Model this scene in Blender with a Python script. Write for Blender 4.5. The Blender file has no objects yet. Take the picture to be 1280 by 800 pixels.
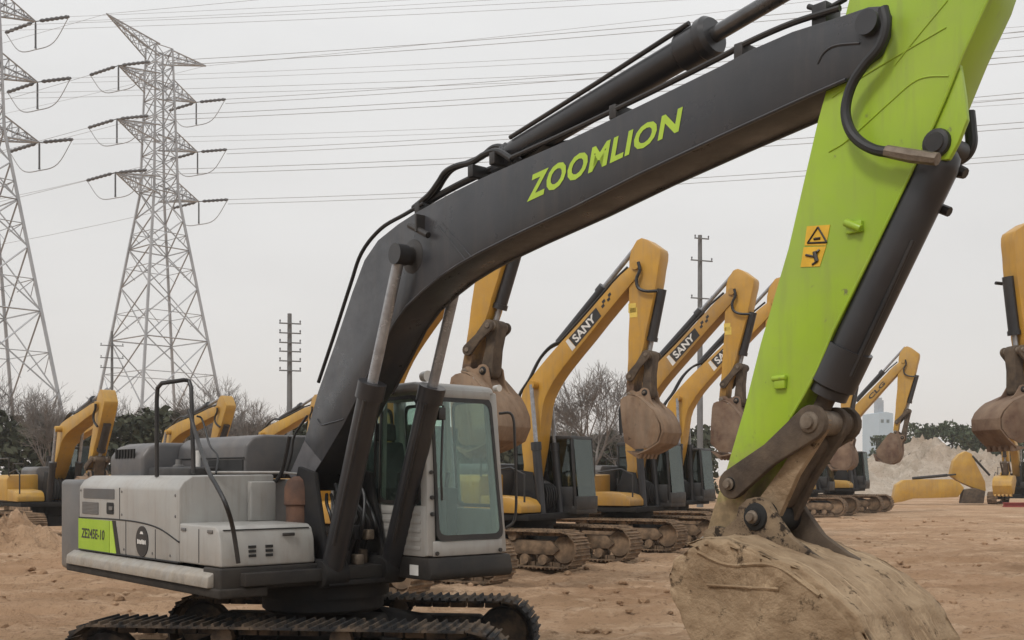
import bpy, bmesh, math, random
from mathutils import Vector, Matrix, noise
random.seed(7)
R = math.radians
scene = bpy.context.scene
col = scene.collection
V = Vector

# ------------------------------------------------------------------ camera
EYE, FOC, HZ = 2.0, 1350.0, 593.0           # eye height (m), focal length and horizon row for a 1280 px wide frame
cam = bpy.data.cameras.new('camera')
cam.sensor_width = 36; cam.lens = FOC / 1280 * 36
cam.shift_y = (HZ - 400) / 1280
cam.clip_start = 0.1; cam.clip_end = 3000
camo = bpy.data.objects.new('camera', cam); col.objects.link(camo)
camo.location = (0, 0, EYE); camo.rotation_euler = (R(90), 0, 0)
scene.camera = camo

def at(u, v, depth):                          # a point seen at (u, v) that stands at a given distance
    return V(((u - 640) / FOC * depth, depth, EYE + (HZ - v) / FOC * depth))

class Frame:                                  # a machine standing at (ox, oy), heading phi degrees to the right of straight at us
    def __init__(s, ox, oy, phi):
        p = R(phi); s.phi = phi
        s.fw = V((math.sin(p), -math.cos(p))); s.lf = V((math.cos(p), math.sin(p))); s.o = V((ox, oy))
        s.yaw = math.atan2(s.fw.y, s.fw.x)
    def S(s, u, v, y=0.0):                    # sight line met with the machine's own plane y: (forward, up)
        d = V(((u - 640) / FOC, 1.0)); t = (y + s.o.dot(s.lf)) / d.dot(s.lf); P = d * t - s.o
        return (P.dot(s.fw), EYE + (HZ - v) / FOC * t)
    def T(s, pts, y=0.0): return [s.S(u, v, y) for u, v in pts]

# ------------------------------------------------------------------ materials
def mat(name, c1, c2=None, scale=3.0, rough=0.5, bump=0.0, bscale=30.0, metal=0.0, mud=None, spec=0.5, bdist=0.02, runs=0.0, scuff=None, rvar=0.10, dust=0.0,
        contrast=(0.35, 0.65), stretch=None, speck=None):
    m = bpy.data.materials.new(name); m.use_nodes = True
    nt = m.node_tree; N = nt.nodes; L = nt.links
    b = N['Principled BSDF']; b.inputs['Roughness'].default_value = rough; b.inputs['Metallic'].default_value = metal
    b.inputs['Specular IOR Level'].default_value = spec
    tc = N.new('ShaderNodeTexCoord'); co = tc.outputs['Object']
    if stretch:
        mp = N.new('ShaderNodeMapping'); mp.inputs['Scale'].default_value = stretch; L.new(co, mp.inputs['Vector']); cs = mp.outputs['Vector']
    else: cs = co
    def nz(sc, det=6, src=None, ro=0.6):
        n = N.new('ShaderNodeTexNoise'); n.inputs['Scale'].default_value = sc; n.inputs['Detail'].default_value = det
        n.inputs['Roughness'].default_value = ro; L.new(src or co, n.inputs['Vector']); return n.outputs['Fac']
    def ramp(fac, a, z):
        r = N.new('ShaderNodeMapRange'); r.inputs['From Min'].default_value = a; r.inputs['From Max'].default_value = z
        L.new(fac, r.inputs['Value']); return r.outputs['Result']
    def mix(fac, a, c):
        x = N.new('ShaderNodeMix'); x.data_type = 'RGBA'
        L.new(fac, x.inputs['Factor'])
        for inp, val in ((x.inputs['A'], a), (x.inputs['B'], c)):
            if isinstance(val, tuple): inp.default_value = (*val, 1)
            else: L.new(val, inp)
        return x.outputs['Result']
    c2 = c2 or tuple(x * 0.8 for x in c1)
    cur = mix(ramp(nz(scale, 8, cs), *contrast), c1, c2)
    if speck:                                    # chips and rust specks
        sc, lo, hi, colr = speck
        cur = mix(ramp(nz(sc, 10, None, 0.7), lo, hi), cur, colr)
    if dust:                                     # dried dust lying in soft patches
        f = N.new('ShaderNodeMath'); f.operation = 'MULTIPLY'; f.inputs[1].default_value = dust
        L.new(ramp(nz(1.7, 9, None, 0.7), 0.4, 0.75), f.inputs[0]); cur = mix(f.outputs[0], cur, (0.30, 0.23, 0.17))
    def stretched(v):
        q = N.new('ShaderNodeMapping'); q.inputs['Scale'].default_value = v; L.new(co, q.inputs['Vector']); return q.outputs['Vector']
    if runs:                                     # dirty water runs down the plates
        f = N.new('ShaderNodeMath'); f.operation = 'MULTIPLY'; f.inputs[1].default_value = runs
        L.new(ramp(nz(1.0, 8, stretched((11, 11, 1.1)), 0.65), 0.50, 0.72), f.inputs[0]); cur = mix(f.outputs[0], cur, (0.17, 0.135, 0.10))
    if scuff:                                    # fine scratches
        v, lo, hi, colr = scuff
        cur = mix(ramp(nz(1.0, 6, stretched(v), 0.7), lo, hi), cur, colr)
    rn = N.new('ShaderNodeMapRange'); rn.inputs['From Min'].default_value = 0.3; rn.inputs['From Max'].default_value = 0.7
    rn.inputs['To Min'].default_value = max(.05, rough - rvar); rn.inputs['To Max'].default_value = min(1, rough + rvar); L.new(nz(2.6, 8, None, .7), rn.inputs['Value']); L.new(rn.outputs['Result'], b.inputs['Roughness'])
    if mud:                                      # mud spattered up from below: z0 all mud, z1 none
        z0, z1, mc = mud
        sp = N.new('ShaderNodeSeparateXYZ'); L.new(co, sp.inputs[0])
        ad = N.new('ShaderNodeMath'); ad.operation = 'MULTIPLY_ADD'; ad.inputs[1].default_value = (z1 - z0) * 1.6; L.new(nz(5.0, 10, None, 0.75), ad.inputs[0])
        L.new(sp.outputs['Z'], ad.inputs[2])
        off = (z1 - z0) * 0.8
        f = ramp(ad.outputs[0], z1 + off, z0 + off)
        mc2 = mix(ramp(nz(9, 8), 0.4, 0.6), mc, tuple(x * 0.62 for x in mc))
        cur = mix(f, cur, mc2)
        rr = N.new('ShaderNodeMapRange'); rr.inputs['To Min'].default_value = rough; rr.inputs['To Max'].default_value = 0.9
        L.new(f, rr.inputs['Value']); L.new(rr.outputs['Result'], b.inputs['Roughness'])
    L.new(cur, b.inputs['Base Color'])
    if bump:
        bp = N.new('ShaderNodeBump'); bp.inputs['Strength'].default_value = bump; bp.inputs['Distance'].default_value = bdist
        L.new(nz(bscale, 8, cs), bp.inputs['Height']); L.new(bp.outputs['Normal'], b.inputs['Normal'])
    return m

MUD = (0.30, 0.205, 0.125)
M = {}
M['boom'] = mat('dark grey paint', (0.036, 0.038, 0.044), (0.027, 0.029, 0.034), 2.2, 0.36, 0.05, 60, dust=0.05, speck=(26, .68, .76, (0.16, .13, .11)), runs=.12, scuff=((3, 30, 42), .70, .78, (.12, .11, .105)), rvar=.16)
M['primer'] = mat('grey primer', (0.115, 0.112, 0.118), (0.092, 0.090, 0.095), 5, 0.6)
M['green'] = mat('lime green paint', (0.335, 0.50, 0.022), (0.29, 0.45, 0.020), 1.6, 0.38, 0.03, 40, mud=(1.82, 2.22, (0.33, 0.24, 0.135)), speck=(11, .63, .72, (0.16, .18, .06)), dust=0.22, runs=.26, scuff=((22, 22, 2.0), .68, .76, (.42, .52, .14)), rvar=.14)
M['green flat'] = mat('lime green decal', (0.31, 0.46, 0.02), (0.27, 0.42, 0.02), 4, 0.5)
M['letter'] = mat('lime lettering', (0.42, 0.60, 0.05), (0.36, 0.52, 0.05), 6, 0.5, speck=(40, .66, .75, (0.10, .12, .05)))
M['silver'] = mat('warm grey paint', (0.36, 0.355, 0.335), (0.31, 0.305, 0.29), 2.0, 0.40, 0.02, 40, dust=0.30, runs=.35, speck=(24, .70, .76, (.12, .09, .07)), mud=(0.85, 1.25, (0.33, 0.27, 0.2)))
M['cwt'] = mat('mid grey paint', (0.125, 0.125, 0.125), (0.10, 0.10, 0.10), 3.0, 0.5, dust=0.25, mud=(0.8, 1.2, (0.27, 0.22, 0.17)))
M['hood'] = mat('charcoal hood paint', (0.085, 0.085, 0.088), (0.068, 0.068, 0.072), 2.0, 0.45, dust=0.25)
M['black'] = mat('black plastic', (0.018, 0.018, 0.019), (0.012, 0.012, 0.013), 6, 0.5, dust=0.10)
M['seam'] = mat('black seam', (0.02, 0.02, 0.02), None, 6, 0.8)
M['skirt'] = mat('black skirt paint', (0.022, 0.021, 0.020), (0.016, 0.015, 0.015), 4, 0.6, spec=.25, dust=0.10, mud=(0.85, 1.12, (0.045, 0.038, 0.031)))
M['rubber'] = mat('black rubber hose', (0.016, 0.016, 0.017), None, 8, 0.5)
M['cyl'] = mat('dark cylinder paint', (0.026, 0.027, 0.030), (0.020, 0.020, 0.023), 4, 0.36, dust=0.05, speck=(20, .70, .78, (0.2, .17, .14)))
M['chrome'] = mat('chromed rod', (0.36, 0.37, 0.385), (0.25, 0.25, 0.26), 9, 0.25, metal=0.35)
M['rod dark'] = mat('oiled dark rod', (0.13, 0.13, 0.135), (0.09, 0.09, 0.09), 9, 0.25, metal=0.6)
M['mud'] = mat('dried mud on steel', (0.36, 0.265, 0.170), (0.22, 0.150, 0.090), 3.4, 0.92, 0.6, 11, speck=(7, .58, .66, (0.055, 0.036, 0.022)), spec=0.15, bdist=.06, scuff=((1.6, 26, 1.6), .54, .68, (0.44, 0.325, 0.21)))
M['mud ear'] = mat('mud spotted steel', (0.24, 0.175, 0.11), (0.12, 0.085, 0.058), 4, 0.88, 0.6, 22, speck=(11, .52, .58, (0.03, 0.022, 0.016)), spec=.2)
M['mud dark'] = mat('dark muddy steel', (0.065, 0.050, 0.040), (0.13, 0.098, 0.070), 5, 0.85, 0.5, 22, spec=0.2)
M['pin'] = mat('worn pin steel', (0.21, 0.17, 0.13), (0.12, 0.09, 0.065), 14, 0.55, 0.3, 40, metal=0.3)
M['rust'] = mat('rusty casting', (0.13, 0.065, 0.040), (0.075, 0.042, 0.030), 6, 0.85, 0.3, 30)
M['track'] = mat('muddy track steel', (0.10, 0.072, 0.050), (0.30, 0.205, 0.13), 4, 0.85, 0.5, 25, spec=0.2)
M['main track'] = mat('black track steel', (0.020, 0.020, 0.021), (0.12, 0.088, 0.062), 2.4, 0.8, 0.5, 25, spec=.2, contrast=(.45, .62))
M['frame'] = mat('black undercarriage', (0.012, 0.012, 0.014), (0.022, 0.020, 0.018), 3, 0.7, 0.2, 20, spec=.2)
M['yellow'] = mat('yellow machine paint', (0.54, 0.29, 0.034), (0.43, 0.225, 0.028), 1.2, 0.42, 0.03, 30, dust=0.30, runs=.30, speck=(9, .68, .80, (0.17, .10, .045)))
M['yellow stick'] = mat('yellow stick paint', (0.54, 0.29, 0.034), (0.43, 0.225, 0.028), 1.2, 0.42, 0.03, 30, dust=0.30, runs=.30, mud=(3.9, 4.4, (0.16, 0.10, 0.065)), speck=(9, .66, .78, (0.17, .10, .045)))
M['yellow worn'] = mat('worn yellow paint', (0.44, 0.235, 0.036), (0.34, 0.18, 0.032), 1.0, 0.5, 0.04, 30, dust=0.4, runs=.4, speck=(7, .62, .76, (0.15, .09, .045)))
M['yellow old'] = mat('faded yellow paint', (0.52, 0.30, 0.042), (0.40, 0.22, 0.036), 1.1, 0.5, 0.04, 30, dust=0.35, runs=.3, speck=(8, .64, .78, (0.17, .11, .05)))
M['bucket'] = mat('rusty bucket steel', (0.135, 0.082, 0.052), (0.27, 0.180, 0.115), 2.6, 0.88, 0.7, 11, stretch=(1, 1, 0.35), spec=0.2, runs=.5, dust=.6, speck=(8, .60, .68, (0.05, .034, .024)))
M['bucket red'] = mat('brown bucket steel', (0.10, 0.056, 0.040), (0.21, 0.14, 0.095), 2.6, 0.85, 0.6, 12, spec=0.2, runs=.5, dust=.5)
M['white'] = mat('white decal', (0.72, 0.70, 0.66), None, 8, 0.5)
M['decal yellow'] = mat('yellow decal', (0.78, 0.46, 0.03), None, 8, 0.5)
M['decal pale'] = mat('pale yellow decal', (0.72, 0.52, 0.10), None, 8, 0.5)
M['redpaint'] = mat('red paint', (0.30, 0.045, 0.04), None, 4, 0.5)
M['steel'] = mat('galvanised steel', (0.40, 0.41, 0.425), (0.32, 0.33, 0.345), 0.5, 0.6)
M['insul'] = mat('dark insulators', (0.085, 0.085, 0.09), None, 3, 0.4)
M['wire'] = mat('aluminium cable', (0.38, 0.38, 0.385), None, 0.1, 0.6)
M['pole'] = mat('weathered pole', (0.16, 0.16, 0.16), (0.13, 0.13, 0.13), 2, 0.8)
M['bark'] = mat('grey bark', (0.20, 0.18, 0.165), (0.15, 0.132, 0.12), 3, 0.9)
M['seat'] = mat('dark seat', (0.045, 0.045, 0.048), None, 8, 0.8)
M['lampglass'] = mat('lamp glass', (0.75, 0.73, 0.68), None, 8, 0.2)
M['blue wall'] = mat('pale blue cladding', (0.36, 0.45, 0.52), (0.33, 0.42, 0.49), 0.3, 0.6)
M['grey wall'] = mat('pale grey tower wall', (0.30, 0.34, 0.38), None, 0.3, 0.6)
M['hole'] = mat('black recess', (0.008, 0.008, 0.008), None, 4, 0.7)

def glass(name, tint, gloss=0.22, film=0.14):
    m = bpy.data.materials.new(name); m.use_nodes = True; nt = m.node_tree; N = nt.nodes; L = nt.links
    N.remove(N['Principled BSDF']); out = N['Material Output']
    t = N.new('ShaderNodeBsdfTransparent'); t.inputs[0].default_value = (*tint, 1)
    g = N.new('ShaderNodeBsdfGlossy'); g.inputs['Roughness'].default_value = 0.03; g.inputs['Color'].default_value = (0.85, 0.95, 0.92, 1)
    d = N.new('ShaderNodeBsdfDiffuse'); d.inputs[0].default_value = (0.30, 0.31, 0.27, 1)      # dust film
    tc = N.new('ShaderNodeTexCoord'); n = N.new('ShaderNodeTexNoise'); n.inputs['Scale'].default_value = 4; n.inputs['Detail'].default_value = 8
    L.new(tc.outputs['Object'], n.inputs['Vector'])
    r = N.new('ShaderNodeMapRange'); r.inputs['From Min'].default_value = 0.4; r.inputs['From Max'].default_value = 0.8; r.inputs['To Max'].default_value = film; r.inputs['To Min'].default_value = film * .2
    L.new(n.outputs['Fac'], r.inputs['Value'])
    lw = N.new('ShaderNodeLayerWeight'); lw.inputs['Blend'].default_value = gloss
    m1 = N.new('ShaderNodeMixShader'); m2 = N.new('ShaderNodeMixShader')
    L.new(r.outputs['Result'], m1.inputs['Fac']); L.new(t.outputs[0], m1.inputs[1]); L.new(d.outputs[0], m1.inputs[2])
    lw.inputs['Blend'].default_value = .5; fr = N.new('ShaderNodeMapRange'); fr.inputs['To Min'].default_value = .03; fr.inputs['To Max'].default_value = gloss * 1.6; L.new(lw.outputs['Facing'], fr.inputs['Value']); L.new(fr.outputs['Result'], m2.inputs['Fac']); L.new(m1.outputs[0], m2.inputs[1]); L.new(g.outputs[0], m2.inputs[2])
    L.new(m2.outputs[0], out.inputs['Surface'])
    return m
M['glass'] = glass('greenish cab glass', (0.80, 0.90, 0.86), 0.18, 0.08)
M['dark glass'] = glass('dark cab glass', (0.34, 0.38, 0.37), 0.13, 0.05)

def leafmat(name, c1, c2):
    m = bpy.data.materials.new(name); m.use_nodes = True; nt = m.node_tree; N = nt.nodes; L = nt.links
    b = N['Principled BSDF']; b.inputs['Roughness'].default_value = 0.7; b.inputs['Specular IOR Level'].default_value = 0.2
    g = N.new('ShaderNodeNewGeometry'); x = N.new('ShaderNodeMix'); x.data_type = 'RGBA'
    x.inputs['A'].default_value = (*c1, 1); x.inputs['B'].default_value = (*c2, 1)
    L.new(g.outputs['Random Per Island'], x.inputs['Factor']); L.new(x.outputs['Result'], b.inputs['Base Color'])
    return m
M['leaf dark'] = leafmat('dark evergreen leaves', (0.034, 0.040, 0.025), (0.080, 0.086, 0.054))
M['leaf'] = leafmat('green leaves', (0.028, 0.042, 0.022), (0.075, 0.095, 0.050))

# ------------------------------------------------------------------ mesh helpers
def link(o, parent=None):
    col.objects.link(o)
    if parent is not None: o.parent = parent
    return o

def obj(name, bm, m, parent=None, bevel=0.0, smooth=35, seg=2):
    if bevel:
        bmesh.ops.recalc_face_normals(bm, faces=bm.faces)
        es = [e for e in bm.edges if len(e.link_faces) == 2 and e.calc_face_angle(0) > R(28)]
        bmesh.ops.bevel(bm, geom=es, offset=bevel, segments=seg, affect='EDGES', clamp_overlap=True, profile=0.5)
    bmesh.ops.recalc_face_normals(bm, faces=bm.faces)
    me = bpy.data.meshes.new(name); bm.to_mesh(me); bm.free()
    for k in (m if isinstance(m, (list, tuple)) else [m]): me.materials.append(M[k])
    if smooth:
        me.polygons.foreach_set('use_smooth', [True] * len(me.polygons)); me.set_sharp_from_angle(angle=R(smooth))
    return link(bpy.data.objects.new(name, me), parent)

def B(): return bmesh.new()

def prism(bm, pts, y0, y1, mi=0, ax='y'):
    def P(p, y): return (p[0], y, p[1]) if ax == 'y' else ((p[0], p[1], y) if ax == 'z' else (y, p[0], p[1]))
    a = [bm.verts.new(P(p, y0)) for p in pts]; b = [bm.verts.new(P(p, y1)) for p in pts]
    fs = [bm.faces.new(a), bm.faces.new(b[::-1])]
    n = len(pts)
    for i in range(n): fs.append(bm.faces.new((a[i], b[i], b[(i + 1) % n], a[(i + 1) % n])))
    for f in fs: f.material_index = mi
    return fs

def box(bm, x0, x1, y0, y1, z0, z1, mi=0): return prism(bm, [(x0, z0), (x1, z0), (x1, z1), (x0, z1)], y0, y1, mi)

def tube(bm, pts, r, n=8, mi=0, caps=True):
    pts = [V(p) for p in pts]; k = len(pts)
    rs = r if isinstance(r, (list, tuple)) else [r] * k
    tang = [((pts[min(i + 1, k - 1)] - pts[max(i - 1, 0)]).normalized()) for i in range(k)]
    up = V((0, 0, 1)) if abs(tang[0].z) < 0.9 else V((1, 0, 0))
    u = tang[0].cross(up).normalized(); rings = []
    for i in range(k):
        u = (u - tang[i] * u.dot(tang[i])).normalized(); w = tang[i].cross(u)
        rings.append([bm.verts.new(pts[i] + (u * math.cos(2 * math.pi * j / n) + w * math.sin(2 * math.pi * j / n)) * rs[i]) for j in range(n)])
    for i in range(k - 1):
        for j in range(n):
            f = bm.faces.new((rings[i][j], rings[i][(j + 1) % n], rings[i + 1][(j + 1) % n], rings[i + 1][j])); f.material_index = mi
    if caps and n > 2:
        for ring in (rings[0][::-1], rings[-1]):
            f = bm.faces.new(ring); f.material_index = mi

def stack(bm, p, q, prof, n=20, mi=0):          # turned shape along p->q: prof = [(t, radius)], sharp steps kept by doubling
    p, q = V(p), V(q); d = q - p
    L_ = d.length
    pts, rs = [], []
    for t, r in prof: pts.append(p + d * t); rs.append(r)
    t = d.normalized(); up = V((0, 0, 1)) if abs(t.z) < 0.9 else V((1, 0, 0)); u = t.cross(up).normalized(); w = t.cross(u); rings = []
    for c, r in zip(pts, rs): rings.append([bm.verts.new(c + (u * math.cos(2 * math.pi * j / n) + w * math.sin(2 * math.pi * j / n)) * r) for j in range(n)])
    for i in range(len(rings) - 1):
        for j in range(n):
            f = bm.faces.new((rings[i][j], rings[i][(j + 1) % n], rings[i + 1][(j + 1) % n], rings[i + 1][j])); f.material_index = mi
    for ring in (rings[0][::-1], rings[-1]): bm.faces.new(ring).material_index = mi

def curve(pts, n=6):                            # Catmull-Rom through points
    pts = [V(p) for p in pts]; P = [pts[0] * 2 - pts[1]] + pts + [pts[-1] * 2 - pts[-2]]; out = []
    for i in range(1, len(P) - 2):
        for k in range(n):
            t = k / n; a, b, c, d = P[i - 1:i + 3]
            out.append(0.5 * ((2 * b) + (c - a) * t + (2 * a - 5 * b + 4 * c - d) * t * t + (3 * b - a - 3 * c + d) * t ** 3))
    return out + [pts[-1]]

def rounded(x0, x1, z0, z1, r, n=5):            # rounded rectangle
    out = []
    for cx, cz, a in ((x1 - r, z1 - r, 0), (x0 + r, z1 - r, 90), (x0 + r, z0 + r, 180), (x1 - r, z0 + r, 270)):
        for i in range(n + 1):
            t = R(a + 90 * i / n); out.append((cx + r * math.cos(t), cz + r * math.sin(t)))
    return out

def lettering(name, text, m, parent, fit, bold=0.03, shear=0.0, space=1.0):
    # a word as flat glyphs; fit maps unit coordinates (0..1, 0..1) onto the surface
    cu = bpy.data.curves.new(name, 'FONT'); cu.body = text; cu.offset = bold; cu.shear = shear; cu.resolution_u = 3; cu.space_character = space
    to = bpy.data.objects.new(name, cu); col.objects.link(to)
    dg = bpy.context.evaluated_depsgraph_get(); dg.update()
    me = bpy.data.meshes.new_from_object(to.evaluated_get(dg)); bpy.data.objects.remove(to); bpy.data.curves.remove(cu)
    xs = [v.co.x for v in me.vertices]; ys = [v.co.y for v in me.vertices]
    x0, x1, y0, y1 = min(xs), max(xs), min(ys), max(ys)
    for v in me.vertices: v.co = fit((v.co.x - x0) / (x1 - x0), (v.co.y - y0) / (y1 - y0))
    me.materials.clear(); me.materials.append(M[m])
    return link(bpy.data.objects.new(name, me), parent)

def bil(a, b, c, d, y):                         # bilinear patch: a bottom-left, b bottom-right, c top-right, d top-left, on plane y
    def f(s, t):
        x = (a[0] * (1 - s) + b[0] * s) * (1 - t) + (d[0] * (1 - s) + c[0] * s) * t
        z = (a[1] * (1 - s) + b[1] * s) * (1 - t) + (d[1] * (1 - s) + c[1] * s) * t
        return V((x, y, z))
    return f

def empty(name, loc, rz=0.0, label=None, cat=None, group=None):
    o = bpy.data.objects.new(name, None); col.objects.link(o); o.location = loc; o.rotation_euler = (0, 0, rz); o.empty_display_size = 0.3
    tag(o, label, cat, group); return o
def tag(o, label=None, cat=None, group=None, kind=None):
    for k, v in (('label', label), ('category', cat), ('group', group), ('kind', kind)):
        if v: o[k] = v
    return o

def similar(s0, s1, d0, d1):
    s0, s1, d0, d1 = (complex(*p) for p in (s0, s1, d0, d1)); k = (d1 - d0) / (s1 - s0)
    def f(p):
        q = (complex(*p) - s0) * k + d0; return (q.real, q.imag)
    f.scale = abs(k); return f
def y3(p, y): return V((p[0], y, p[1]))

# ------------------------------------------------------------------ running gear
_cache = {}
def meshes_track(mt):
    if mt in _cache: return _cache[mt]
    HL, RT, zc = 1.85, 0.36, 0.42
    path = []; n = 46; Lt = 4 * HL + 2 * math.pi * RT
    for i in range(n):
        s = i / n * Lt
        if s < 2 * HL: p = (-HL + s, zc + RT); a = 0
        elif s < 2 * HL + math.pi * RT:
            t = (s - 2 * HL) / RT; p = (HL + RT * math.sin(t), zc + RT * math.cos(t)); a = -t
        elif s < 4 * HL + math.pi * RT:
            q = s - 2 * HL - math.pi * RT; p = (HL - q, zc - RT); a = math.pi
        else:
            t = (s - 4 * HL - math.pi * RT) / RT; p = (-HL - RT * math.sin(t), zc - RT * math.cos(t)); a = math.pi - t
        path.append((p, a))
    bm = B()
    for (px, pz), a in path:
        ca, sa = math.cos(a), math.sin(a)
        def tr(x, z): return (px + x * ca - z * sa, pz + x * sa + z * ca)
        w = Lt / n / 2 * 0.97
        prism(bm, [tr(*q) for q in ((-w, 0), (w, 0), (w, .022), (w * .55, .022), (w * .45, .055), (w * .3, .055), (w * .2, .022), (-w * .4, .022), (-w * .5, .055), (-w * .65, .055), (-w * .75, .022), (-w, .022))], -0.3, 0.3)
        prism(bm, [tr(*q) for q in ((-w * .9, -.085), (w * .9, -.085), (w * .9, -.004), (-w * .9, -.004))], -0.07, 0.07)
    belt = obj('shoe_belt', bm, mt, smooth=0)
    bm = B(); prism(bm, [(-1.75, .30), (1.6, .30), (1.75, .42), (1.55, .60), (-1.6, .60), (-1.8, .45)], -0.16, 0.16)
    fr = obj('track_frame', bm, mt, bevel=0.02)
    bm = B(); stack(bm, (0, -.11, 0), (0, .11, 0), [(0, .05), (0, .28), (.15, .30), (.85, .30), (1, .28), (1, .05)], 20)
    wheel = obj('idler_wheel', bm, mt)
    bm = B(); stack(bm, (0, -.2, 0), (0, .2, 0), [(0, .05), (0, .11), (.2, .11), (.25, .08), (.75, .08), (.8, .11), (1, .11), (1, .05)], 12)
    rol = obj('roller', bm, mt)
    out = [o.data for o in (belt, fr, wheel, rol)]
    for o in (belt, fr, wheel, rol): bpy.data.objects.remove(o)
    _cache[mt] = out; return out

def add_tracks(root, yaw=0.0, mt='track', gauge=1.2, rollers=True, s=1.0, frame_mat='frame', sink=0.0):
    belt, fr, wheel, rol = meshes_track(mt)
    rot = Matrix.Translation((0, 0, -sink)) @ Matrix.Rotation(yaw, 4, 'Z')
    for sy in (-1, 1):
        t = link(bpy.data.objects.new('track', belt), root); t.matrix_local = rot @ Matrix.Translation((0, sy * gauge * s, 0)) @ Matrix.Scale(s, 4)
        link(bpy.data.objects.new('track_frame', fr), t)
        for x in (-1.85, 1.85):
            w = link(bpy.data.objects.new('sprocket' if x < 0 else 'idler_wheel', wheel), t); w.location = (x, 0, .42)
        if rollers:
            for i in range(7):
                w = link(bpy.data.objects.new('roller', rol), t); w.location = (-1.4 + i * .46, 0, .2)
            for x in (-.6, .6):
                w = link(bpy.data.objects.new('roller', rol), t); w.location = (x, 0, .69)
    bm = B()
    prism(bm, [(-.75, .38), (.75, .38), (.6, .72), (-.6, .72)], -.6, .6)
    for sx in (-1, 1):
        for sy in (-1, 1):
            tube(bm, [(sx * .45, sy * .45, .6), (sx * .95, sy * 1.12, .47)], [.2, .15], 8)
    u = obj('undercarriage', bm, frame_mat, root, bevel=0.02); u.matrix_local = rot @ Matrix.Scale(s, 4)
    bm = B(); stack(bm, (0, 0, .70), (0, 0, 1.04), [(0, .62), (.1, .66), (.5, .66), (.5, .72), (1, .72)], 40)
    tt = obj('turntable', bm, 'frame', root); tt.matrix_local = Matrix.Scale(s, 4)

# =================================================================== the big grey and green excavator
F1 = Frame(-1.9133, 10.9576, 41)
big = empty('excavator', (F1.o.x, F1.o.y, 0), F1.yaw, 'large dirty excavator with dark grey boom, lime green stick and pale grey body', 'excavator')
S, T = F1.S, F1.T
W, WF = 0.20, 0.16                               # the boom's two flanks
boom_top = T([(362, 592), (380, 551), (397, 490), (420, 425), (440, 365), (455, 325), (472, 300), (497, 280), (520, 265), (560, 243), (600, 223), (640, 205), (715, 172), (800, 131), (900, 82), (935, 63), (990, 39), (1050, 20), (1085, 8), (1100, 7)], -W)
boom_tip = T([(1112, 18), (1110, 45), (1100, 68), (1082, 82)], -W)
boom_bot = T([(1058, 100), (1010, 121), (900, 171), (800, 218), (719, 259), (640, 296), (600, 316), (575, 330), (552, 345), (530, 363), (509, 383), (492, 407), (450, 490), (427, 535), (402, 577), (380, 614), (366, 608)], -W)
BO = boom_top + boom_tip + boom_bot
BF, BT = S(372, 598, -W), S(1088, 30, -W)        # boom foot pin, boom tip pin
bm = B(); prism(bm, BO, -W, WF)
boom = obj('boom', bm, 'boom', big, bevel=0.012)
# flange lips along the lower edge, weld seam, bosses
bm = B()
lip = [y3(p, -W - .006) for p in boom_bot[0:13]]
tube(bm, lip, .012, 6); obj('flange_lip', bm, 'boom', boom)
bm = B(); tube(bm, [V((p.x, WF + .006, p.z)) for p in lip], .012, 6); obj('flange_lip', bm, 'boom', boom)
for a, b in (((548, 282), (582, 325)), ((553, 279), (590, 322))):
    bm = B(); tube(bm, [y3(S(*a, -W), -W - .002), y3(S(*b, -W), -W - .002)], .006, 6); obj('weld_bead', bm, 'boom', boom)
bm = B(); pth = curve([y3(S(u, v, -W), -W - .002) for u, v in ((397, 524), (402, 531), (412, 529), (430, 524))], 4); tube(bm, pth, .008, 6); obj('weld_bead', bm, 'boom', boom)
bm = B(); pth = curve([y3(S(u, v, -W), -W - .002) for u, v in ((1022, 80), (1030, 66), (1045, 57), (1075, 54))], 4); tube(bm, pth, .007, 6)
obj('weld_bead', bm, 'boom', boom)
bm = B(); prism(bm, T([(381, 551), (402, 577), (380, 612), (362, 594)], -W), -W - .005, -W - .001); obj('primer_patch', bm, 'primer', boom)
bm = B()
CB = S(500, 318, -.335); c = CB; stack(bm, y3(c, -W - .19), y3(c, WF + .23), [(0, .02), (0, .08), (.05, .085), (.06, .08), (.22, .08), (.24, .15), (.76, .15), (.78, .08), (.94, .08), (.95, .085), (1, .08), (1, .02)], 24)
obj('boss', bm, 'black', boom)
bm = B(); c = BT; stack(bm, y3(c, -W - .05), y3(c, W + .05), [(0, .02), (0, .07), (.3, .07), (.3, .10), (.7, .10), (.7, .07), (1, .07), (1, .02)], 24); obj('boss', bm, 'boom', boom)
bm = B()                                          # lamp bracket on the boom's flank
c = S(530, 287, -W)
tube(bm, [y3(S(519, 283, -W), -W - .06), y3(S(541, 295, -W), -W - .05)], .028, 8); box(bm, c[0] - .012, c[0] + .012, -W - .09, -W, c[1] - .03, c[1] + .12)
obj('lamp_bracket', bm, 'black', boom)
lettering('lettering', 'ZOOMLION', 'letter', boom, bil(S(659, 253, -W), S(852, 163, -W), S(854, 133, -W), S(662, 220, -W), -W - .0035), 0.036, 0.12, 1.1)
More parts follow.
